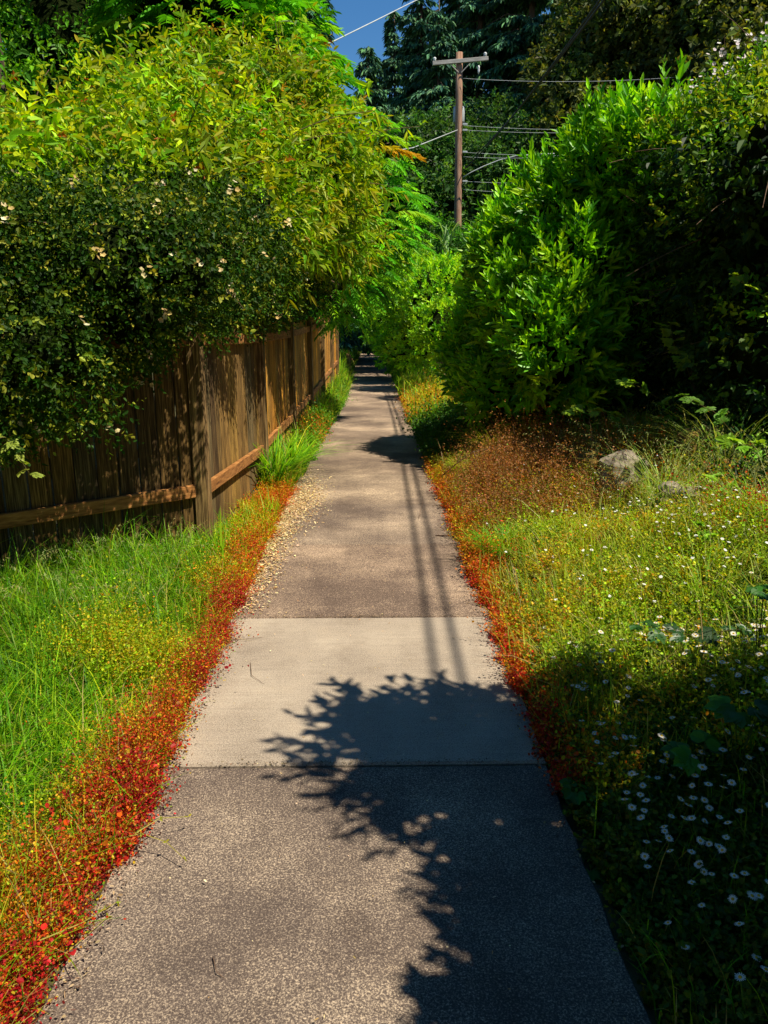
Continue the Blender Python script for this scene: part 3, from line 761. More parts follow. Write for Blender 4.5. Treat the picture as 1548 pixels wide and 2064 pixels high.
# ------------------------------------------------------------------ utility pole and wires
def pole():
    bx, by = 3.60, 30.0; ptop = at(926, 106, by); ph = ptop[2]; bx = ptop[0]; lx = at(927, 440, by)[0]
    root = thing('utility_pole', (lx, by, 0), 'tall reddish brown wooden utility pole with one crossarm', 'utility pole')
    A = Acc(); s = np.linspace(0, 1, 9); tube(A, np.stack([lx + (bx - lx) * s, by + 0 * s, -.2 + (ph + .2) * s], 1), .165 - .045 * s, sides=14)
    adopt(A.build('pole_shaft', M['polewood'], smooth=True), root)
    cl, cr = at(872, 128, by - .18), at(984, 118, by - .18)
    A = Acc(); ax = nrm(cr - cl); box(A, (cl + cr) / 2, (np.linalg.norm(cr - cl) / 2, .05, .065), axes=(ax, (0, 1, 0), np.cross(ax, (0, 1, 0))), bev=.008)
    adopt(A.build('crossarm', M['greywood']), root)
    for px, py in ((948, 127), (908, 130)):
        A = Acc(); a = at(px, py, by - .2); b = at(930 if px > 926 else 924, 146, by - .17); tube(A, [a, b], .018, sides=5)
        adopt(A.build('brace', M['greywood']), root)
    for px, py in ((876, 122), (978, 112)):
        c = at(px, py, by - .18); A = Acc()
        tube(A, [c + np.array((0, 0, z)) for z in (-.02, .0, .03, .06, .09, .11)], [.03, .06, .045, .065, .05, .02], sides=10)
        adopt(A.build('insulator', M['porcelain'], smooth=True), root)
    c = at(965, 132, by - .2); A = Acc(); tube(A, [c + np.array((0, 0, z)) for z in (0, -.05, -.1, -.16, -.22, -.28)], [.02, .045, .03, .045, .03, .015], sides=8)
    adopt(A.build('fuse_cutout', M['porcelain'], smooth=True), root)
    c = at(925, 230, by + .32); A = Acc()
    tube(A, [c + np.array((0, 0, z)) for z in (-.30, -.28, .20, .24, .28)], [.20, .215, .215, .19, .05], sides=16)
    adopt(A.build('transformer', M['metal'], smooth=True), root)
    for z in (250, 262, 306, 365):                                     # small brackets
        c = at(934, z, by - .1); A = Acc(); box(A, c + np.array((.06, 0, 0)), (.09, .02, .03), 0, bev=.004)
        adopt(A.build('bracket', M['metal']), root)
    return lx, by
PX, PY = pole()
def wire(pts, r, mat, label, name='overhead_wire', sag=0.0):
    a, b = np.array(pts[0], float), np.array(pts[-1], float); A = Acc()
    if len(pts) == 2:
        s = np.linspace(0, 1, 40)[:, None]; p = a + (b - a) * s; p[:, 2] -= sag * 4 * s[:, 0] * (1 - s[:, 0])
    else: p = np.array(pts)
    tube(A, p, r, sides=6)
    put(A.build(name, M[mat], smooth=True), label, 'wire', 'overhead wires')
wire([(3.62, 29.95, 7.6), (3.50, -14, 7.6)], .020, 'wire', 'thick dark overhead cable running along the path, right of the two', sag=1.2)
wire([(3.50, 29.95, 7.35), (3.28, -14, 7.4)], .018, 'wire', 'thick dark overhead cable running along the path, left of the two', sag=1.1)
for y0, x1, y1, lab in ((158, 1200, 160, 'thin pale wire leaving the pole below the crossarm'), (253, 1200, 259, 'thin pale wire leaving the pole below the transformer'),
                        (262, 1200, 263, 'thin pale wire just under the one below the transformer'), (307, 1190, 310, 'thin pale wire halfway down the visible pole'),
                        (316, 1080, 309, 'thin pale wire starting just under the halfway wire'), (365, 1050, 362, 'short thin pale wire second lowest on the pole'), (382, 1040, 383, 'lowest thin pale wire on the pole')):
    a = at(934, y0, 29.8); b = at(x1 + 160, y1 - 4, 29.0); wire([a, b], .0065, 'palewire', lab, sag=.12)
wire([at(x, y, 29.6) for x, y in ((934, 357), (950, 347), (975, 335), (1005, 323), (1040, 314), (1080, 311), (1130, 309))], .017, 'palewire', 'thicker pale service cable curving up to the right from the pole')
wire([at(922, 262, 29.8), at(832, 298, 25), at(700, 320, 20)], .014, 'palewire', 'pale wire dropping left from the pole into the feathery tree')
wire([at(925, -40, 29), at(830, 5, 24), at(750, 45, 21), at(675, 82, 18.5), at(600, 112, 16.5)], .014, 'palewire', 'bright pale cable crossing the patch of blue sky')

# ------------------------------------------------------------------ ground cover
def in_view(x, y, m=0.25):
    return (x > -.55 * y - .35 - m) & (x < .56 * y + .35 + m)
def sample(n, x0, x1, y0, y1, dens=None, view=True):
    X, Y = [], []; got = 0; it = 0
    while got < n and it < 60:
        it += 1; m = n * 2
        x = U(x0, x1, m); y = y0 + (y1 - y0) * rng.random(m) ** 1.25
        ok = in_view(x, y) if view else np.ones(m, bool)
        grow = .17 * np.clip((y - 8.5) / 7, 0, 1)
        wob = .035 * np.sin(y * 9 + 1) * np.sin(y * 3.7) + .02 * np.sin(y * 23)
        ok &= (x < PL + wob + grow) | (x > PR - wob - grow * .35)
        if dens is not None: ok &= rng.random(m) < dens(x, y)
        X.append(x[ok]); Y.append(y[ok]); got += ok.sum()
    x = np.concatenate(X)[:n]; y = np.concatenate(Y)[:n]
    return x, y, gz(x, y)
def behind_fence(x, y):
    # left of the fence line
    l = np.where(y < 5.22, -1.235 - (5.22 - y) / (5.22 - 3.10) * (3.9 - 1.235), np.interp(y, [5.22, 7.5, 9.9, 12.3, 14.7, 17.1, 19.3, 20], [-1.235, -1.13, -1.08, -1.03, -.98, -.93, -.9, -3]))
    return x < l + .03

def grass(name, n, x0, x1, y0, y1, dens, h, pal, wts=None, w=.0045, lean=(.1, .9), label='', cat='grass', tip=None, patch=.3, hfun=None):
    x, y, z = sample(n, x0, x1, y0, y1, dens); n = len(x); P = np.stack([x, y, z - .01], 1)
    a = U(0, 2 * math.pi, n); D = np.stack([np.cos(a), np.sin(a), 0 * a], 1)
    hh = h * np.exp(rng.normal(0, .35, n)); 
    if hfun is not None: hh = hh * hfun(x, y)
    c = mixcol(n, pal, wts, .2) * np.exp(patch * vnoise(P, 2.0))[:, None]
    A = Acc(); blades(A, P, D, hh, w * (1 + y * .12), U(*lean, n), np.clip(c, 0, 1), None if tip is None else np.clip(c * .4 + np.array(tip) * .6, 0, 1))
    return put(A.build(name, M['grass']), label, cat, kind='stuff')

LG = [(.10, .32, .006), (.18, .42, .008), (.30, .50, .010), (.05, .18, .006), (.42, .36, .08)]
YL = [(.38, .54, .008), (.28, .48, .008), (.52, .54, .03), (.16, .36, .01)]
fl = lambda x, y: ~behind_fence(x, y)
edge_l = lambda x: PL - x
edge_r = lambda x: x - PR
# left lawn: long green grass, weeds take over next to the path
def lawn_d(x, y): return fl(x, y) * np.clip((edge_l(x) - np.where(y < 2.9, .18, .05)) * 4, .05, 1)
grass('grass', 30000, -3.6, PL, .9, 5.6, lawn_d, .19, LG, [3, 4, 3, 2, .6], label='long bright green grass in front of the board fence', lean=(.2, 1.1), patch=.5,
      hfun=lambda x, y: .5 + .6 * np.clip(edge_l(x) / .6, 0, 1))
grass('grass', 9000, -1.9, PL, 2.4, 6.6, lambda x, y: fl(x, y) * np.exp(-np.clip(edge_l(x) - .1, 0, 9) / .25), .12, YL, label='yellow green grass along the left edge of the path', patch=.4)
grass('grass', 16000, -1.4, PL + .25, 7.2, 24, lambda x, y: fl(x, y), .26, YL + LG, label='tall yellow green verge grass between the far fence and path', w=.005, patch=.5)
grass('grass', 9000, -3.5, PL + .1, 19, 50, lambda x, y: fl(x, y) * np.clip(1.6 - edge_l(x), 0.1, 1), .3, LG, label='green grass far along the left of the path', w=.006)
x = U(PL - .05, PL + .22, 2600); y = U(11, 45, 2600); A = Acc(); a = U(0, 6.28, 2600)
# right verge
def rv(x, y): return (x > PR) * np.clip(edge_r(x) * 8 + .3, 0, 1) * np.clip(1.2 - .2 * edge_r(x), .3, 1)
grass('grass', 24000, PR, 3.6, 2.3, 8.6, lambda x, y: rv(x, y) * (.35 + .65 * (vnoise(np.stack([x, y, 0 * x], 1), .9) > -.25)), .15, YL, [3, 4, 1.5, 3], label='sunlit yellow green grass on the right bank', patch=.5, tip=(.35, .34, .06))
grass('grass', 3200, PR, 3.2, 1.1, 4.2, rv, .12, LG, label='darker green grass among the daisies on the right bank', patch=.5)
grass('grass', 7000, PR, 2.8, 12, 48, lambda x, y: (x > PR) * np.clip(1.3 - edge_r(x), 0, 1), .28, YL + LG, label='grass far along the right of the path', w=.006)
# pale seed heads of wild grass
def seed_grass(n, x0, x1, y0, y1, h, label, name='seeding_grass', pal=((.40, .42, .16), (.30, .36, .12))):
    x, y, z = sample(n, x0, x1, y0, y1, rv if x0 > 0 else fl); n = len(x); P = np.stack([x, y, z], 1); A = Acc(); a = U(0, 6.28, n)
    D = np.stack([np.cos(a), np.sin(a), 0 * a], 1); hh = h * U(.7, 1.3, n); le = U(.3, .9, n); c = mixcol(n, pal)
    blades(A, P, D, hh, .0025, le, c)
    for k in range(9):
        t = .72 + .28 * (k / 8); p = P + D * (hh * le * t * t)[:, None]; p[:, 2] += hh * (t - le * .45 * t ** 2.2)
        d = D * .6 + rng.normal(0, .5, (n, 3)) + np.array((0, 0, -.4)); leaves(A, p, d, perp(nrm(d)), .022, .004, c * 1.1, .2, .1)
    put(A.build(name, M['grass']), label, 'grass', kind='stuff')
seed_grass(650, 1.7, 3.6, 3.6, 7.0, .52, 'pale drooping wild oat grass at the foot of the dark hedge')
seed_grass(200, -2.6, -1.2, 3.6, 5.3, .34, 'fine pale seed heads standing in front of the board fence')

# weeds: fine stems and tiny rounded leaves, green through yellow and orange to crimson
WEED = np.array([(.28, .46, .010), (.50, .42, .010), (.55, .20, .008), (.50, .07, .008), (.42, .012, .018)])
def weeds(name, n, x0, x1, y0, y1, dens, hue, h, label, size=.011, pal=WEED, ln=10, mixed=False):
    x, y, z = sample(n, x0, x1, y0, y1, dens); n = len(x); P = np.stack([x, y, z - .005], 1); A = Acc()
    f = np.clip(hue(x, y) + rng.normal(0, .16, n) + .22 * vnoise(P, 3.5), 0, 1) * (len(pal) - 1); i = np.minimum(f.astype(int), len(pal) - 2); f = (f - i)[:, None]
    c = pal[i] * (1 - f) + pal[i + 1] * f
    H = h * np.exp(rng.normal(0, .38, n) + .45 * vnoise(P, 4.5)); a = U(0, 6.28, n); D = np.stack([np.cos(a), np.sin(a), 0 * a], 1); le = U(.1, .8, n)
    blades(A, P, D, H, .0022, le, np.clip(c * .8, 0, 1))
    alt = np.array([(.58, .40, .02), (.16, .012, .010), (.20, .34, .012)])
    for k in range(ln):
        t = U(.25, 1.05, n); p = P + D * (H * le * t * t)[:, None]; p[:, 2] += H * (t - le * .45 * t ** 2.2); p += rng.normal(0, .012, (n, 3)) * (h / .1)
        p[:, 2] = np.maximum(p[:, 2], z + .004)
        d = rng.normal(0, 1, (n, 3)) + np.array((0, 0, .1)); s = size * U(.6, 1.4, n)
        cc = np.clip(c * np.exp(rng.normal(0, .28, (n, 1))) * np.exp(rng.normal(0, .12, (n, 3))), 0, .9)
        if mixed:
            r_ = rng.random(n); w_ = (r_ < .30)[:, None]; kk = np.where(r_ < .10, 0, np.where(r_ < .22, 1, 2)); cc = np.where(w_, alt[kk] * np.exp(rng.normal(0, .2, (n, 1))), cc)
        leaves(A, p, d, rng.normal(0, .5, (n, 3)) + np.array((0, 0, 1.0)), s, s * .75, cc, .1, .1, .6)
    put(A.build(name, M['grass']), label, 'weeds', kind='stuff')
# left border
def wl(x, y):
    e = edge_l(x); wd = np.interp(y, [1, 1.6, 2.2, 2.8, 3.6, 4.5, 6.5], [.52, .44, .20, .08, .06, .12, .18])
    nz = vnoise(np.stack([x, y, 0 * x], 1), 5)
    return np.where(e > -.03, np.exp(-(np.clip(e - wd * .4, 0, 9) / (wd * .55)) ** 2) * np.clip(.75 + 1.2 * nz, .12, 1), 0) * fl(x, y)
weeds('border_weeds', 15000, -1.9, PL + .03, 1.0, 4.4, wl, lambda x, y: .95 - 1.0 * np.clip(edge_l(x) / np.interp(y, [1, 1.6, 2.2, 2.8, 4.5], [.85, .66, .36, .24, .22]), 0, 1.2) + .22 * vnoise(np.stack([x, y, 0 * x], 1), 6) + .22 * np.clip(2.4 - y, 0, 1) * np.exp(-edge_l(x) / .3), .13, 'crimson to orange low weeds spilling over the near left edge of the path', .0078, WEED, 14, True)
grass('grass', 2600, -1.7, PL, 1.0, 3.4, lambda x, y: wl(x, y), .17, YL + LG, label='yellow green blades pushing up through the crimson border weeds', w=.0035)
weeds('crimson_weeds', 520, -1.5, PL + .03, 1.0, 3.4, wl, lambda x, y: 1.0 + 0 * x, .12, 'crimson leafy plants along the very edge of the near left border', .017, WEED, 9)
weeds('orange_weeds', 5200, -1.5, PL + .03, 4.2, 7.3, lambda x, y: fl(x, y) * np.exp(-(np.clip(edge_l(x) - .1, 0, 9) / .22) ** 2), lambda x, y: .62 - .6 * edge_l(x) / .5 + .25 * np.exp(-((y - 6.6) / .4) ** 2), .10, 'orange and yellow weeds between the fence corner and the path')
weeds('orange_weeds', 900, -1.05, PL + .16, 10.0, 11.6, lambda x, y: x > -9, lambda x, y: .62 + 0 * x, .18, 'small patch of orange weeds further along the left verge', .02)
# right border
weeds('border_weeds', 4200, PR - .02, PR + .5, 2.3, 4.7, lambda x, y: np.exp(-(np.clip(edge_r(x) - .03, 0, 9) / .09) ** 2), lambda x, y: .88 - .5 * edge_r(x) / .14, .075, 'red and orange weeds in a narrow band along the right path edge')
weeds('orange_weeds', 3000, PR - .02, PR + .5, 4.6, 8.8, lambda x, y: np.exp(-(np.clip(edge_r(x) - .05, 0, 9) / .12) ** 2), lambda x, y: .55 + .0 * x, .11, 'orange weeds along the right path edge further up', .014)
weeds('orange_weeds', 1900, PR, PR + .9, 12.5, 18, lambda x, y: x > 0, lambda x, y: .5 - .3 * edge_r(x), .20, 'orange and yellow weeds at the foot of the round shrub', .025)
weeds('bank_weeds', 16000, PR + .1, 3.6, 2.2, 8.2, lambda x, y: rv(x, y) * np.clip(.7 + 1.3 * vnoise(np.stack([x, y, 0 * x], 1), 2.8), .06, 1), lambda x, y: .02 + .45 * np.clip(vnoise(np.stack([x, y, 0 * x], 1), 1.3) - .1, 0, 1) + .12 * (y > 5.2), .13, 'yellow green and rusty weeds covering the sunlit right bank', .013)
weeds('shaded_weeds', 11000, PR + .02, 2.8, 1.0, 3.4, lambda x, y: x > PR, lambda x, y: .0 + .35 * np.exp(-edge_r(x) / .12), .07, 'low weeds in a shade-darkened green under the daisies at the near right', .015,
      np.array([(.05, .12, .010), (.12, .18, .010), (.25, .16, .010), (.30, .03, .012)]))  # weed palette darkened to carry the hedge's shade
BRN = np.array([(.20, .12, .03), (.28, .14, .04), (.34, .12, .03), (.30, .20, .07)])
weeds('dried_weeds', 5200, PR + .1, 2.3, 5.2, 8.4, lambda x, y: np.exp(-((x - 1.25) / .55) ** 2 - ((y - 6.6) / 1.3) ** 2), lambda x, y: .5 + 0 * x, .26, 'tangle of dried rust brown weed stems on the right bank', .014, BRN, 8)
weeds('low_creeper', 3500, PR, 2.5, 8.6, 13, lambda x, y: x > PR, lambda x, y: .05 + 0 * x, .2, 'low green growth under the laurel', .03, np.array([(.04, .12, .01), (.08, .18, .01)]))
weeds('low_creeper', 2600, -1.1, PL + .22, 8.8, 19, fl, lambda x, y: .15 + 0 * x, .2, 'leafy green weeds at the foot of the far fence', .028, np.array([(.08, .24, .01), (.2, .34, .012)]))

weeds('rusty_weeds', 900, 1.9, 2.7, 5.6, 7.4, lambda x, y: np.exp(-((x - 2.25) / .25) ** 2 - ((y - 6.5) / .5) ** 2), lambda x, y: .66 + 0 * x, .20, 'upright red orange weed patch behind the angular stone', .014)
weeds('rusty_weeds', 700, 1.2, 2.4, 6.6, 8.6, lambda x, y: np.exp(-((x - 1.75) / .3) ** 2 - ((y - 7.9) / .4) ** 2), lambda x, y: .52 + 0 * x, .24, 'orange weed patch at the top of the bank below the laurel', .016)
weeds('red_weeds', 900, 2.0, 3.0, 3.5, 5.0, lambda x, y: np.exp(-((x - 2.4) / .3) ** 2 - ((y - 4.3) / .4) ** 2), lambda x, y: .85 + 0 * x, .16, 'red weed patch at the right edge of the sunlit bank', .013)
weeds('lawn_weeds', 2600, -3.0, PL - .1, 1.4, 4.8, lambda x, y: fl(x, y) * np.clip(vnoise(np.stack([x, y, 0 * x], 1), 1.6) * 2, 0, 1), lambda x, y: .05 + .3 * np.clip(vnoise(np.stack([x, y, 0 * x], 1), 2.5), 0, 1), .17, 'yellow and rusty weed stems scattered through the left lawn', .010)
grass('dead_grass', 1800, -3.2, PL, 1.2, 5.4, lambda x, y: fl(x, y), .17, [(.45, .38, .14), (.36, .28, .09)], label='straw coloured dead blades among the left lawn', lean=(.4, 1.3), w=.003)
grass('dead_grass', 3200, PR + .1, 3.3, 2.6, 8.4, rv, .20, [(.45, .36, .12), (.32, .20, .07), (.5, .45, .2)], label='straw coloured dead blades on the right bank', lean=(.3, 1.2), w=.003)
# leaf litter
def litter(n, cx, cy, sx, sy, label, pal=((.52, .36, .16), (.62, .46, .24), (.38, .22, .09), (.70, .56, .32)), s0=.016, lim=None):
    x = cx + rng.normal(0, 1, n) * sx; y = cy + rng.normal(0, 1, n) * sy
    if lim is not None: ok = lim(x, y); x, y = x[ok], y[ok]
    n = len(x); z = np.where((x > PL) & (x < PR), .008, gz(x, y) + .01) + rng.random(n) ** 2 * .014
    A = Acc(); d = rng.normal(0, 1, (n, 3)) * np.array((1, 1, .18)); leaves(A, np.stack([x, y, z], 1), d, rng.normal(0, .3, (n, 3)) + np.array((0, 0, 1.0)), s0 * U(.3, 1.9, n), s0 * .6 * U(.25, 1.3, n), mixcol(n, pal, None, .2), .15, .0, .5)
    put(A.build('leaf_litter', M['dry']), label, 'leaf litter', kind='stuff')
litter(9000, PL + .05, 5.6, .10, 1.05, 'pale dry leaf litter drifted over the left side of the dark slabs', lim=lambda x, y: (x > PL - .12) & (x < -.2) & (y > 3.98) & (rng.random(len(x)) < np.clip(1.1 - (x - PL) / .3, .05, 1)))
litter(3500, PL + .12, 6.9, .12, .5, 'thicker pale leaf litter below the strap leaved clump', lim=lambda x, y: (x > PL - .1) & (x < -.35))
litter(420, -.1, 4.5, .5, 2.4, 'few scattered crumbs of dry leaf on the path', s0=.008, lim=lambda x, y: (x > PL) & (x < PR) & (y > 1.2))
litter(1500, PR + .0, 4.6, .05, 1.6, 'dark crumbs and dry bits along the right path edge', ((.10, .06, .04), (.30, .20, .1), (.06, .04, .03)), .011, lambda x, y: x < PR + .05)
litter(1500, PL + .02, 2.6, .04, 1.0, 'dark crumbs and dry bits along the near left path edge', ((.12, .07, .05), (.35, .25, .14), (.06, .04, .03)), .010, lambda x, y: (x < PL + .12) & (y > 1.2))
litter(420, -.06, 2.475, .36, .010, 'crumbs of dirt caught in the slab joint', ((.06, .045, .03), (.2, .14, .08)), .007, lambda x, y: (x > PL) & (x < PR))
litter(700, -.06, 3.93, .36, .008, 'crumbs of dirt caught in the second slab joint', ((.06, .045, .03), (.2, .14, .08)), .007, lambda x, y: (x > PL) & (x < PR))

# ------------------------------------------------------------------ daisies: every flower its own thing
def daisy_parts():
    A = Acc(); tube(A, [(0, 0, 0), (.006, .002, .05), (.002, -.004, .10), (0, 0, .14)], .0012, (.12, .22, .03), 4, False)
    st = A.build('stem', M['grass'])
    A = Acc(); n = 15; a = np.arange(n) * 2 * math.pi / n; D = np.stack([np.cos(a), np.sin(a), np.full(n, .12)], 1)
    leaves(A, D * .002 + np.array((0, 0, .140)), D, np.array((0, 0, 1.0)) + 0 * D, U(.0075, .0115, n), .0026, np.full((n, 3), (.86, .83, .76)), .05, .05, .62)
    pe = A.build('petal_ring', M['petal'])
    A = Acc(); tube(A, [(0, 0, .1385), (0, 0, .1415), (0, 0, .1435)], [.0035, .0038, .0018], (.75, .50, .04), 8)
    ce = A.build('flower_centre', M['petal'])
    A = Acc()
    for o in (st, pe, ce):
        me = o.data; V = np.empty(len(me.vertices) * 3); me.vertices.foreach_get('co', V); V = V.reshape(-1, 3)
        c = np.empty(len(V) * 4); me.color_attributes['Col'].data.foreach_get('color', c)
        Fs = {}
        for p in me.polygons: Fs.setdefault(len(p.vertices), []).append(list(p.vertices))
        A.add(V, list(Fs.values()), c.reshape(-1, 4)[:, :3])
    one = A.build('daisy', M['petal'])
    return st, pe, ce, one
st, pe, ce, one = daisy_parts()
DG = 'white daisies on the right bank'
def daisies():
    x1, y1, z1 = sample(800, PR + .12, 2.1, 1.3, 3.25, lambda x, y: (edge_r(x) > .1) * np.clip(.35 + .8 * vnoise(np.stack([x, y, 0 * x], 1), 2.6) + .3 * edge_r(x), .08, 1) * np.clip((3.7 - y) / 2.2, .15, 1))
    ok = (x1 < .535 * y1 + .16); x1, y1, z1 = x1[ok], y1[ok], z1[ok]
    x1, y1, z1 = x1[:265], y1[:235], z1[:235]
    first = True
    for x, y, z in zip(x1, y1, z1):
        lab = 'white daisy ' + ('at the very bottom of the dark bank' if y < 1.75 else 'low on the dark bank beside the near slab' if y < 2.05 else 'in shade just below the slab joint' if y < 2.4 else 'in shade beside the pale slab' if y < 2.8 else 'where shade ends beside the pale slab')
        lab += ', near the path' if x - PR < .35 else ', midway up' if x - PR < .2 * y + .25 else ', near the photo edge'
        r = thing('daisy', (x, y, z), lab, 'daisy', DG)
        s = U(.85, 1.2); r.scale = (s, s, s * U(.85, 1.3)); r.rotation_euler = (U(-.45, .35), U(-.4, .4), U(0, 6.28))
        for src in (st, pe, ce):
            if first: src.parent = r
            else:
                c = src.copy(); col.objects.link(c); c.parent = r
        first = False
    n0 = len(x1); n2 = 300 - n0
    x2, y2, z2 = sample(n2, PR + .25, 3.2, 3.25, 6.4, lambda x, y: (edge_r(x) > .25) * np.exp(-((x - 1.9 - .1 * (y - 4)) / .6) ** 2), True)
    for k, (x, y, z) in enumerate(zip(x2, y2, z2)):
        o = one if k == 0 else one.copy()
        if k: col.objects.link(o)
        o.location = (x, y, z + .01); s = U(.7, 1.1); o.scale = (s, s, s * U(.8, 1.4)); o.rotation_euler = (U(-.5, .3), U(-.4, .4), U(0, 6.28))
        row = 'below the nearest grey stone' if y < 4.3 else 'level with the grey stones' if y < 5.4 else 'behind the grey stones'
        cl_ = 'on the path side' if x < 1.5 else 'in the middle of the bank' if x < 2.1 else 'on the hedge side'
        put(o, 'tiny sunlit white daisy %s, %s' % (row, cl_), 'daisy', DG)
    # the rest, too many and too small to count
    x3, y3, z3 = sample(380, PR + .2, 3.4, 3.4, 7.2, lambda x, y: (edge_r(x) > .2) * np.exp(-((x - 1.9 - .1 * (y - 4)) / .7) ** 2))
    A = Acc(); n = len(x3); c = np.stack([x3, y3, z3 + U(.08, .19, n)], 1)
    ax = nrm(rng.normal(0, .3, (n, 3)) + np.array((.05, -.25, 1))); X = perp(ax); Y_ = np.cross(ax, X)
    for k in range(8):
        a = k * math.pi / 4; leaves(A, c, X * math.cos(a) + Y_ * math.sin(a), ax, .0095, .006, mixcol(n, [(.8, .8, .78)], None, .05), .05, .05, .62)
    put(A.build('tiny_daisies', M['petal']), 'scatter of tiny white flowers among the grass of the sunlit bank', 'flowers', kind='stuff')
daisies()

# ------------------------------------------------------------------ single plants
def strap_clump(x, y, n, h, label, pal, w=.018, r=.16, name='strap_leaf_clump'):
    z = float(gz(x, y)); root = thing(name, (x, y, z), label, 'plant'); a = U(0, 6.28, n); rr = r * np.sqrt(rng.random(n))
    D = np.stack([np.cos(a), np.sin(a), 0 * a], 1); P = np.array((x, y, z)) + D * rr[:, None]; A = Acc()
    blades(A, P, nrm(D + rng.normal(0, .3, (n, 3)) * np.array((1, 1, 0))), h * U(.6, 1.2, n), w, U(.45, 1.15, n), mixcol(n, pal, None, .15))
    adopt(A.build('leaves', M['grass']), root)
SG = [(.18, .44, .012), (.28, .52, .015), (.10, .32, .012)]
strap_clump(-1.00, 7.5, 170, .66, 'arching clump of bright strap shaped leaves against the fence by the path', SG)
strap_clump(-.90, 8.25, 150, .60, 'second arching strap leaved clump just behind the first by the path', SG)
strap_clump(.92, 4.9, 480, .26, 'dense bright green tuft of fine grass at the right path edge', [(.10, .34, .010), (.16, .40, .012)], .005, .17, 'grass_tuft')
strap_clump(1.35, 8.0, 420, .40, 'soft yellow green mound of fine grass below the laurel', [(.36, .40, .03), (.28, .36, .02)], .005, .2, 'grass_tuft')
strap_clump(1.02, 7.6, 300, .30, 'small yellow green mound of fine grass at the right path edge below the laurel', [(.36, .40, .03), (.28, .36, .02)], .005, .16, 'grass_tuft')
for (x_, y_, h_, n_, lab_) in ((2.05, 5.0, .62, 90, 'tall pale arching grass right of the low grey stone'), (2.6, 5.3, .70, 100, 'tall pale arching grass at the right photo edge in front of the hedge'), (2.9, 6.3, .7, 90, 'tall pale arching grass at the dark hedge foot'), (2.2, 7.2, .55, 80, 'pale arching grass tuft behind the angular stone'), (1.7, 7.9, .5, 90, 'yellow green grass tuft at the top of the bank under the laurel'),
                             (1.62, 3.35, .40, 60, 'green grass tuft on the sunny side of the shade rim'), (1.28, 5.9, .34, 70, 'green grass tuft beside the dried brown weeds')):
    strap_clump(x_, y_, n_, h_, lab_, [(.26, .42, .05), (.36, .46, .10), (.16, .34, .03)], .006, .14, 'wild_grass_tuft')
strap_clump(2.3, 4.0, 300, .30, 'fresh green grass tuft on the bank in front of the lowest stone', SG, .006, .3, 'grass_tuft')
# corn-like plants round the pole foot
for px, py, Y, lab in ((900, 470, 24, 'arching reed like plant left of the pole foot'), (965, 455, 23.5, 'arching reed like plant right of the pole foot')):
    c = at(px, py, Y); root = thing('reed_plant', (c[0], c[1], 0), lab, 'plant'); A = Acc(); n = 26; a = U(0, 6.28, n); D = np.stack([np.cos(a), np.sin(a), 0 * a], 1)
    P = np.stack([c[0] + rng.normal(0, .1, n), c[1] + rng.normal(0, .1, n), U(c[2] - 1.2, c[2] - .2, n)], 1)
    blades(A, P, D, U(.6, 1.1, n), .05, U(.7, 1.2, n), mixcol(n, [(.16, .34, .08), (.24, .42, .14)])); adopt(A.build('leaves', M['grass']), root)
    A = Acc()
    for q in range(4): tube(A, [(c[0] + .1 * q - .15, c[1], 0), (c[0] + .08 * q - .1, c[1], c[2] * .6), (c[0] + .12 * q - .2, c[1], c[2])], [.015, .012, .005], (.2, .3, .1), 5)
    adopt(A.build('stem', M['grass']), root)

def bramble(pts, label, n=7, s=.06, pal=((.20, .36, .015), (.30, .42, .02)), name='bramble_spray', r=.003, mat='leaf'):
    """arching cane with three-part toothed leaves"""
    pts = np.array(pts, float); t = np.linspace(0, len(pts) - 1, 24); i = np.minimum(t.astype(int), len(pts) - 2); f = (t - i)[:, None]
    p = pts[i] * (1 - f) + pts[i + 1] * f
    root = thing(name, tuple(pts[0]), label, 'bramble'); A = Acc(); tube(A, p, np.linspace(r, r * .5, 24), (.16, .13, .04), 5); adopt(A.build('stem', M['grass'], smooth=True), root)
    A = Acc(); T = nrm(np.gradient(p, axis=0))
    for k in range(n):
        j = 23 - int(k * 20 / n); side = nrm(np.cross(T[j], (0, 0, 1.0))) * (1 if k % 2 else -1)
        h = nrm(side + T[j] * .5 + np.array((0, 0, U(-.1, .35))) + rng.normal(0, .15, 3)); o = p[j] + h * s * .5
        nn = nrm(np.array((0, -.35, 1.0)) + rng.normal(0, .25, 3)); c = mixcol(1, pal, None, .15); q = nrm(np.cross(h, nn)); ss = s * U(.75, 1.15)
        for d, m in ((h, 1.15), (h * .35 + q, .85), (h * .35 - q, .85)):
            d = nrm(d)
            # toothed leaflet made of overlapping narrow lobes
            for off, mm in ((0, 1), (.5, .72), (-.5, .72), (.95, .5), (-.95, .5)):
                dd = d * math.cos(off) + nrm(np.cross(nn, d)) * math.sin(off)
                leaves(A, (o + nn * .0006 * off)[None], dd[None], nn[None], np.array([ss * m * mm]), ss * .42 * m, c, .12, .12, .55)
        tube(A, [p[j], o], .0012, (.2, .25, .04), 3, False)
    adopt(A.build('leaves', M[mat]), root)
bramble([at(1400, 800, 6.6), at(1385, 740, 6.5), at(1360, 700, 6.4), at(1350, 655, 6.3)], 'sunlit bramble spray standing upright against the black hedge', 13, .085)
bramble([at(1575, 640, 5.6), at(1530, 590, 5.6), at(1480, 560, 5.6)], 'small bramble spray hanging at the right edge against the black hedge', 5, .075)
bramble([at(1400, 850, 6.3), at(1340, 810, 6.0), at(1280, 775, 5.9), at(1262, 772, 5.9)], 'bramble cane with yellow green leaves leaning over the top of the bank', 8, .085)
bramble([at(1300, 900, 6.6), at(1240, 840, 6.5), at(1180, 825, 6.4), at(1150, 830, 6.4)], 'low yellow green bramble where the bank meets the laurel', 8, .10)
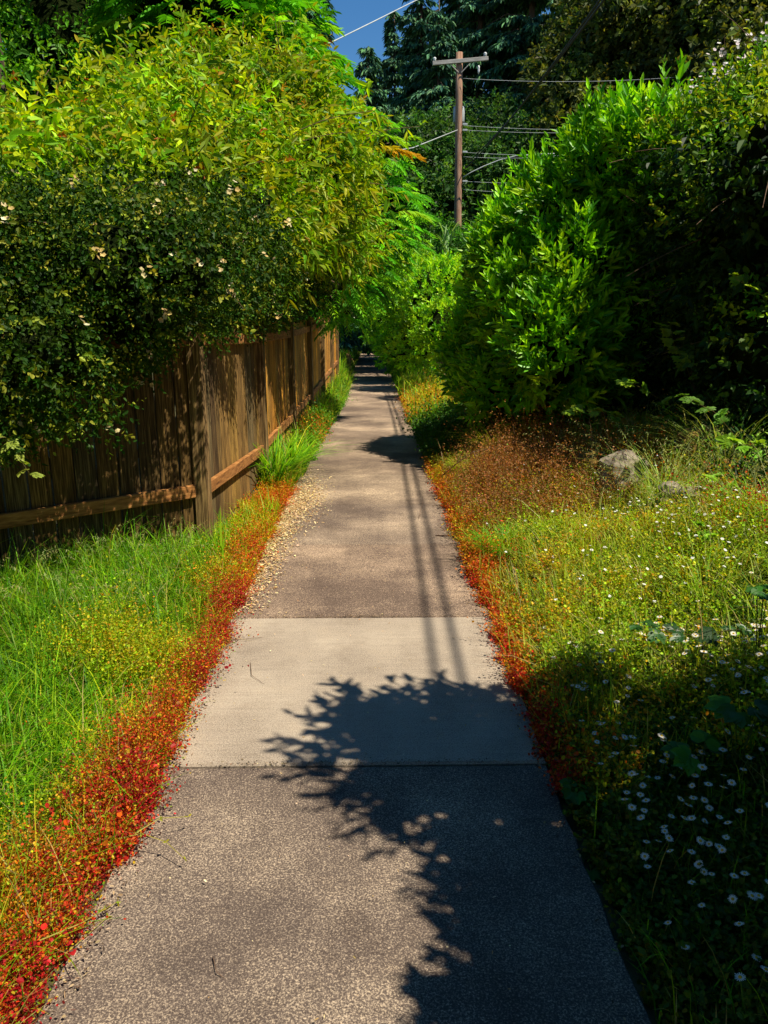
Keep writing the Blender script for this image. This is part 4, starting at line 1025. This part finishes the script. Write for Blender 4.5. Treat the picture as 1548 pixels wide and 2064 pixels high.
bramble([at(1500, 900, 5.2), at(1440, 830, 5.2), at(1380, 800, 5.3)], 'dim bramble cane at the right end of the bank', 6, .09, ((.10, .22, .02), (.14, .3, .03)))
bramble([at(1600, 1260, 2.7), at(1480, 1270, 2.75), at(1380, 1280, 2.85), at(1290, 1262, 2.95)], 'dark bramble cane reaching in from the right edge above the daisies', 9, .055, ((.02, .07, .012), (.03, .10, .014)), mat='gloss_leaf')
crown_tree('bank_scrub', [bl(1500, 1000, 5.3, .40), bl(1570, 1080, 4.6, .42), bl(1545, 920, 5.9, .46), bl(1460, 890, 6.6, .44), bl(1570, 1200, 3.9, .34), bl(1380, 900, 7.4, .34)], 1100, (3.0, 5.2),
           'rough dark green scrub crowding the top of the bank at the right edge', BR + [(.16, .34, .02)], .075, .022, 7, .26, core_=False, r0=.008, cat='shrub', up=.9)
for pts_, lab_, n_, s_ in (
    ([at(1560, 1180, 4.6), at(1530, 1080, 4.6), at(1490, 1000, 4.5), at(1440, 960, 4.4)], 'arching bramble cane left of the right photo edge above the red weeds', 9, .07),
    ([at(1600, 1050, 4.9), at(1570, 960, 4.8), at(1520, 900, 4.7), at(1470, 890, 4.6)], 'upper bramble cane leaning in from the right photo edge', 9, .075),
    ([at(1350, 1000, 7.0), at(1330, 930, 6.9), at(1300, 880, 6.8), at(1250, 860, 6.7)], 'bramble shoot in front of the dark hollow of the hedge', 9, .09),
    ([at(1230, 960, 7.4), at(1215, 900, 7.4), at(1190, 860, 7.3)], 'short upright bramble shoot right of the brown weeds', 8, .08),
    ([at(1470, 1250, 3.9), at(1460, 1160, 3.9), at(1440, 1090, 3.8), at(1400, 1060, 3.7)], 'leafy cane standing over the flat mossy stone', 8, .055),
    ([at(1120, 1060, 6.2), at(1140, 1010, 6.2), at(1150, 960, 6.2)], 'fresh green bramble shoot among the dried brown weeds', 7, .075)):
    bramble(pts_, lab_, n_, s_, ((.16, .36, .012), (.26, .46, .018)))
bramble([at(-60, 900, 3.6), at(10, 880, 3.7), at(30, 910, 3.75), at(60, 955, 3.75)], 'small light green spray at the left edge in front of the dark fence', 7, .05, ((.35, .42, .06), (.28, .38, .05)), 'leafy_spray')
# broad leaves in the shade at the lower right
def broad(px, py, Y, s, label):
    c = at(px, py, Y); g = float(gz(c[0], c[1])); root = thing('broad_leaf_plant', (c[0], c[1], g), label, 'plant'); A = Acc(); B_ = Acc()
    for k in range(4):
        a = U(0, 6.28); o = c + np.array((math.cos(a), math.sin(a), U(-.3, .2))) * s * .7; nn = nrm(np.array((0, -.4, 1.0)) + rng.normal(0, .2, 3)); h = nrm(np.array((math.cos(a), math.sin(a), 0.)))
        cc = mixcol(1, [(.03, .12, .012), (.05, .17, .015)])
        for off, mm in ((0, 1), (.75, .9), (-.75, .9), (1.5, .7), (-1.5, .7), (.38, .75), (-.38, .75)):
            dd = h * math.cos(off) + nrm(np.cross(nn, h)) * math.sin(off); leaves(A, (o + nn * .0008 * off)[None], dd[None], nn[None], np.array([s * mm]), s * .55, cc, .08, .12, .5)
        tube(B_, [(c[0], c[1], g), (o + np.array((c[0], c[1], g))) / 2 + np.array((0, 0, .02)), o], [.003, .002, .0015], (.08, .14, .03), 4)
    adopt(A.build('leaves', M['leaf']), root); adopt(B_.build('stem', M['grass']), root)
broad(1190, 1745, 1.95, .045, 'lobed green leaf by the path edge left of the daisies')
broad(1265, 1690, 2.05, .05, 'lobed green leaves between the lower daisies and the path edge')
broad(1160, 1590, 2.2, .045, 'low lobed leaves just past the dark slab joint at the right edge')
broad(1240, 1535, 2.5, .045, 'lobed leaves above the first daisies in the shade')
broad(1415, 1510, 2.1, .075, 'large dark lobed leaf over the daisies at the right')
broad(1500, 1420, 2.15, .075, 'large dark lobed leaf at the right edge of the photo')
broad(1545, 1190, 2.6, .05, 'dark lobed leaves at the right edge above the bramble cane')
broad(1200, 1330, 3.3, .035, 'green lobed leaves in the sun beside the red border weeds')
# upright dark blades at the rim of the shade
for k, (px, py, Y, lab) in enumerate(((1120, 1480, 2.75, 'upright grass stems nearest the path at the shade rim'), (1165, 1480, 2.7, 'upright grass stems in the middle at the shade rim'), (1205, 1480, 2.65, 'upright grass stems furthest right at the shade rim'))):
    c = at(px, py, Y); g = float(gz(c[0], c[1])); root = thing('tall_grass_plant', (c[0], c[1], g), lab, 'grass plant'); A = Acc(); n = 9; a = U(0, 6.28, n)
    blades(A, np.array((c[0], c[1], g)) + rng.normal(0, .012, (n, 3)) * np.array((1, 1, 0)), np.stack([np.cos(a), np.sin(a), 0 * a], 1), U(.22, .36, n), .006, U(.05, .25, n), mixcol(n, [(.10, .20, .02), (.16, .24, .03)]))
    adopt(A.build('leaves', M['grass']), root)
# tall green stalk by the fence corner
A = Acc(); c = (-1.02, 4.75, 0); blades(A, np.array([c] * 5) + rng.normal(0, .01, (5, 3)), nrm(rng.normal(0, 1, (5, 3)) * np.array((1, 1, 0))), np.array([.5, .42, .36, .3, .28]), .02, np.array([.08, .1, .2, .3, .3]), mixcol(5, SG))
put(A.build('tall_stalk', M['grass']), 'single tall green stalk in front of the fence corner post', 'plant')

# dead twigs on the bank and runners over the path
def twig(pts, r, label, name='dead_twig', C=(1, 1, 1), mat='twig'):
    A = Acc(); pts = np.array(pts, float); tube(A, pts, np.linspace(r, r * .35, len(pts)), C, 5)
    for k in range(1, len(pts) - 1):
        d = nrm(pts[k + 1] - pts[k] + rng.normal(0, .6 * np.linalg.norm(pts[k + 1] - pts[k]), 3)); tube(A, [pts[k], pts[k] + d * .5 * np.linalg.norm(pts[k + 1] - pts[k - 1])], [r * .5, r * .2], C, 4, False)
    return put(A.build(name, M[mat], smooth=True), label, 'twig')
twig([at(890, 960, 7.4), at(920, 935, 7.2), at(955, 910, 7.1), at(985, 905, 7.0)], .007, 'bare grey twig arching over the right path edge')
twig([at(935, 970, 7.0), at(952, 935, 7.0), at(965, 905, 7.0)], .006, 'forked bare twig leaning beside the arching twig')
twig([at(1005, 1095, 5.9), at(1004, 1060, 5.9), at(1004, 1025, 5.9)], .006, 'short upright dark twig among the dried weeds')
twig([at(1120, 1060, 6.2), at(1085, 1035, 6.2), at(1060, 1020, 6.3), at(1030, 1000, 6.3)], .006, 'slanting dark twig among the dried weeds')
twig([at(1020, 960, 7.3), at(1018, 925, 7.2), at(1025, 885, 7.2)], .005, 'rust brown stem standing below the laurel')
twig([at(838, 1068, 6.05), at(845, 1040, 6.2), at(853, 1010, 6.4)], .003, 'thin twig lying at the right of the dark slab')
def runner(pts, label):
    pts = np.array(pts, float); root = thing('weed_runner', tuple(pts[0]), label, 'weed'); A = Acc(); tube(A, pts, np.linspace(.0022, .001, len(pts)), (.40, .36, .06), 4)
    adopt(A.build('stem', M['grass']), root); A = Acc()
    for p in pts[1:]:
        d = nrm(rng.normal(0, 1, (4, 3)) + np.array((.5, 0, .3))); leaves(A, np.repeat(p[None], 4, 0), d, perp(d), .014, .006, mixcol(4, [(.35, .38, .03), (.5, .4, .04)]), .1, .1)
    adopt(A.build('leaves', M['grass']), root)
runner([(-.80, 1.98, .07), (-.72, 2.0, .075), (-.64, 1.98, .06), (-.57, 1.93, .035)], 'pale weed runner reaching onto the dark slab from the left border')
runner([(-.74, 2.0, .075), (-.68, 2.06, .085), (-.60, 2.10, .06)], 'forked pale runner just beyond the first one on the dark slab')
runner([(-.86, 1.58, .08), (-.78, 1.66, .06), (-.75, 1.74, .03), (-.73, 1.79, .012)], 'pale weed runner curling at the lower left path edge')
runner([(-.95, 1.45, .05), (-.86, 1.5, .04), (-.80, 1.62, .012), (-.74, 1.74, .008)], 'long pale runner along the lower left path edge')
twig([(-.60, 3.35, .006), (-.57, 3.2, .014), (-.50, 3.12, .008)], .0018, 'fine dark stem on the left of the pale slab')
twig([(-.74, 3.62, .008), (-.66, 3.60, .022), (-.58, 3.66, .006)], .0018, 'fine curved stem near the far left corner of the pale slab')
twig([(-.42, 1.60, .004), (-.40, 1.55, .010), (-.385, 1.54, .004)], .0016, 'thin curved stem on the near dark slab')
twig([(.50, 5.62, .004), (.58, 5.60, .012), (.66, 5.58, .012), (.70, 5.62, .03)], .006, 'short dark twig at the right edge of the second dark slab')

# ------------------------------------------------------------------ stones on the bank
def stone(px, py, Y, half, label, mat, rot=0.0):
    c = at(px, py, Y); g = float(gz(c[0], c[1])); nu, nv = 18, 11
    th = np.linspace(0, 2 * math.pi, nu, endpoint=False); ph = np.linspace(.02, math.pi - .02, nv); T, Q = np.meshgrid(th, ph)
    u = np.stack([np.cos(T) * np.sin(Q), np.sin(T) * np.sin(Q), np.cos(Q)], -1).reshape(-1, 3)
    u = np.sign(u) * np.abs(u) ** .55; s = 1 + .16 * vnoise(u * 2 + px, 1.0) + .08 * vnoise(u * 5 + px, 1.0)
    V = u * s[:, None] * np.array(half); V[:, 2] += .25 * V[:, 0] * rot; cr, sr = math.cos(rot), math.sin(rot)
    V = np.stack([V[:, 0] * cr - V[:, 1] * sr, V[:, 0] * sr + V[:, 1] * cr, V[:, 2]], 1)
    V[:, 2] += g + half[2] * .7; q = [[r * nu + k, r * nu + (k + 1) % nu, (r + 1) * nu + (k + 1) % nu, (r + 1) * nu + k] for r in range(nv - 1) for k in range(nu)]
    A = Acc(); A.add(V + np.array((c[0], c[1], 0)), [q, [list(range(nu))[::-1]], [[(nv - 1) * nu + k for k in range(nu)]]], (1, 1, 1))
    put(A.build('stone', M[mat]), label, 'stone', 'stones in the right bank')
stone(1245, 1060, 5.6, (.17, .14, .19), 'angular grey brown stone in the middle of the bank', 'rock', .4)
stone(1420, 1030, 5.7, (.26, .18, .17), 'flat mossy orange brown stone at the foot of the hedge', 'mossrock', -.1)
stone(1365, 1140, 4.9, (.17, .11, .10), 'low grey stone nearest the camera half buried in grass', 'rock', -.3)
stone(1470, 1080, 5.2, (.2, .13, .12), 'dark mossy stone directly below the flat mossy stone', 'mossrock', .2)
stone(1180, 1030, 6.1, (.15, .12, .14), 'small rusty stone left of the angular grey brown stone', 'mossrock', .6)
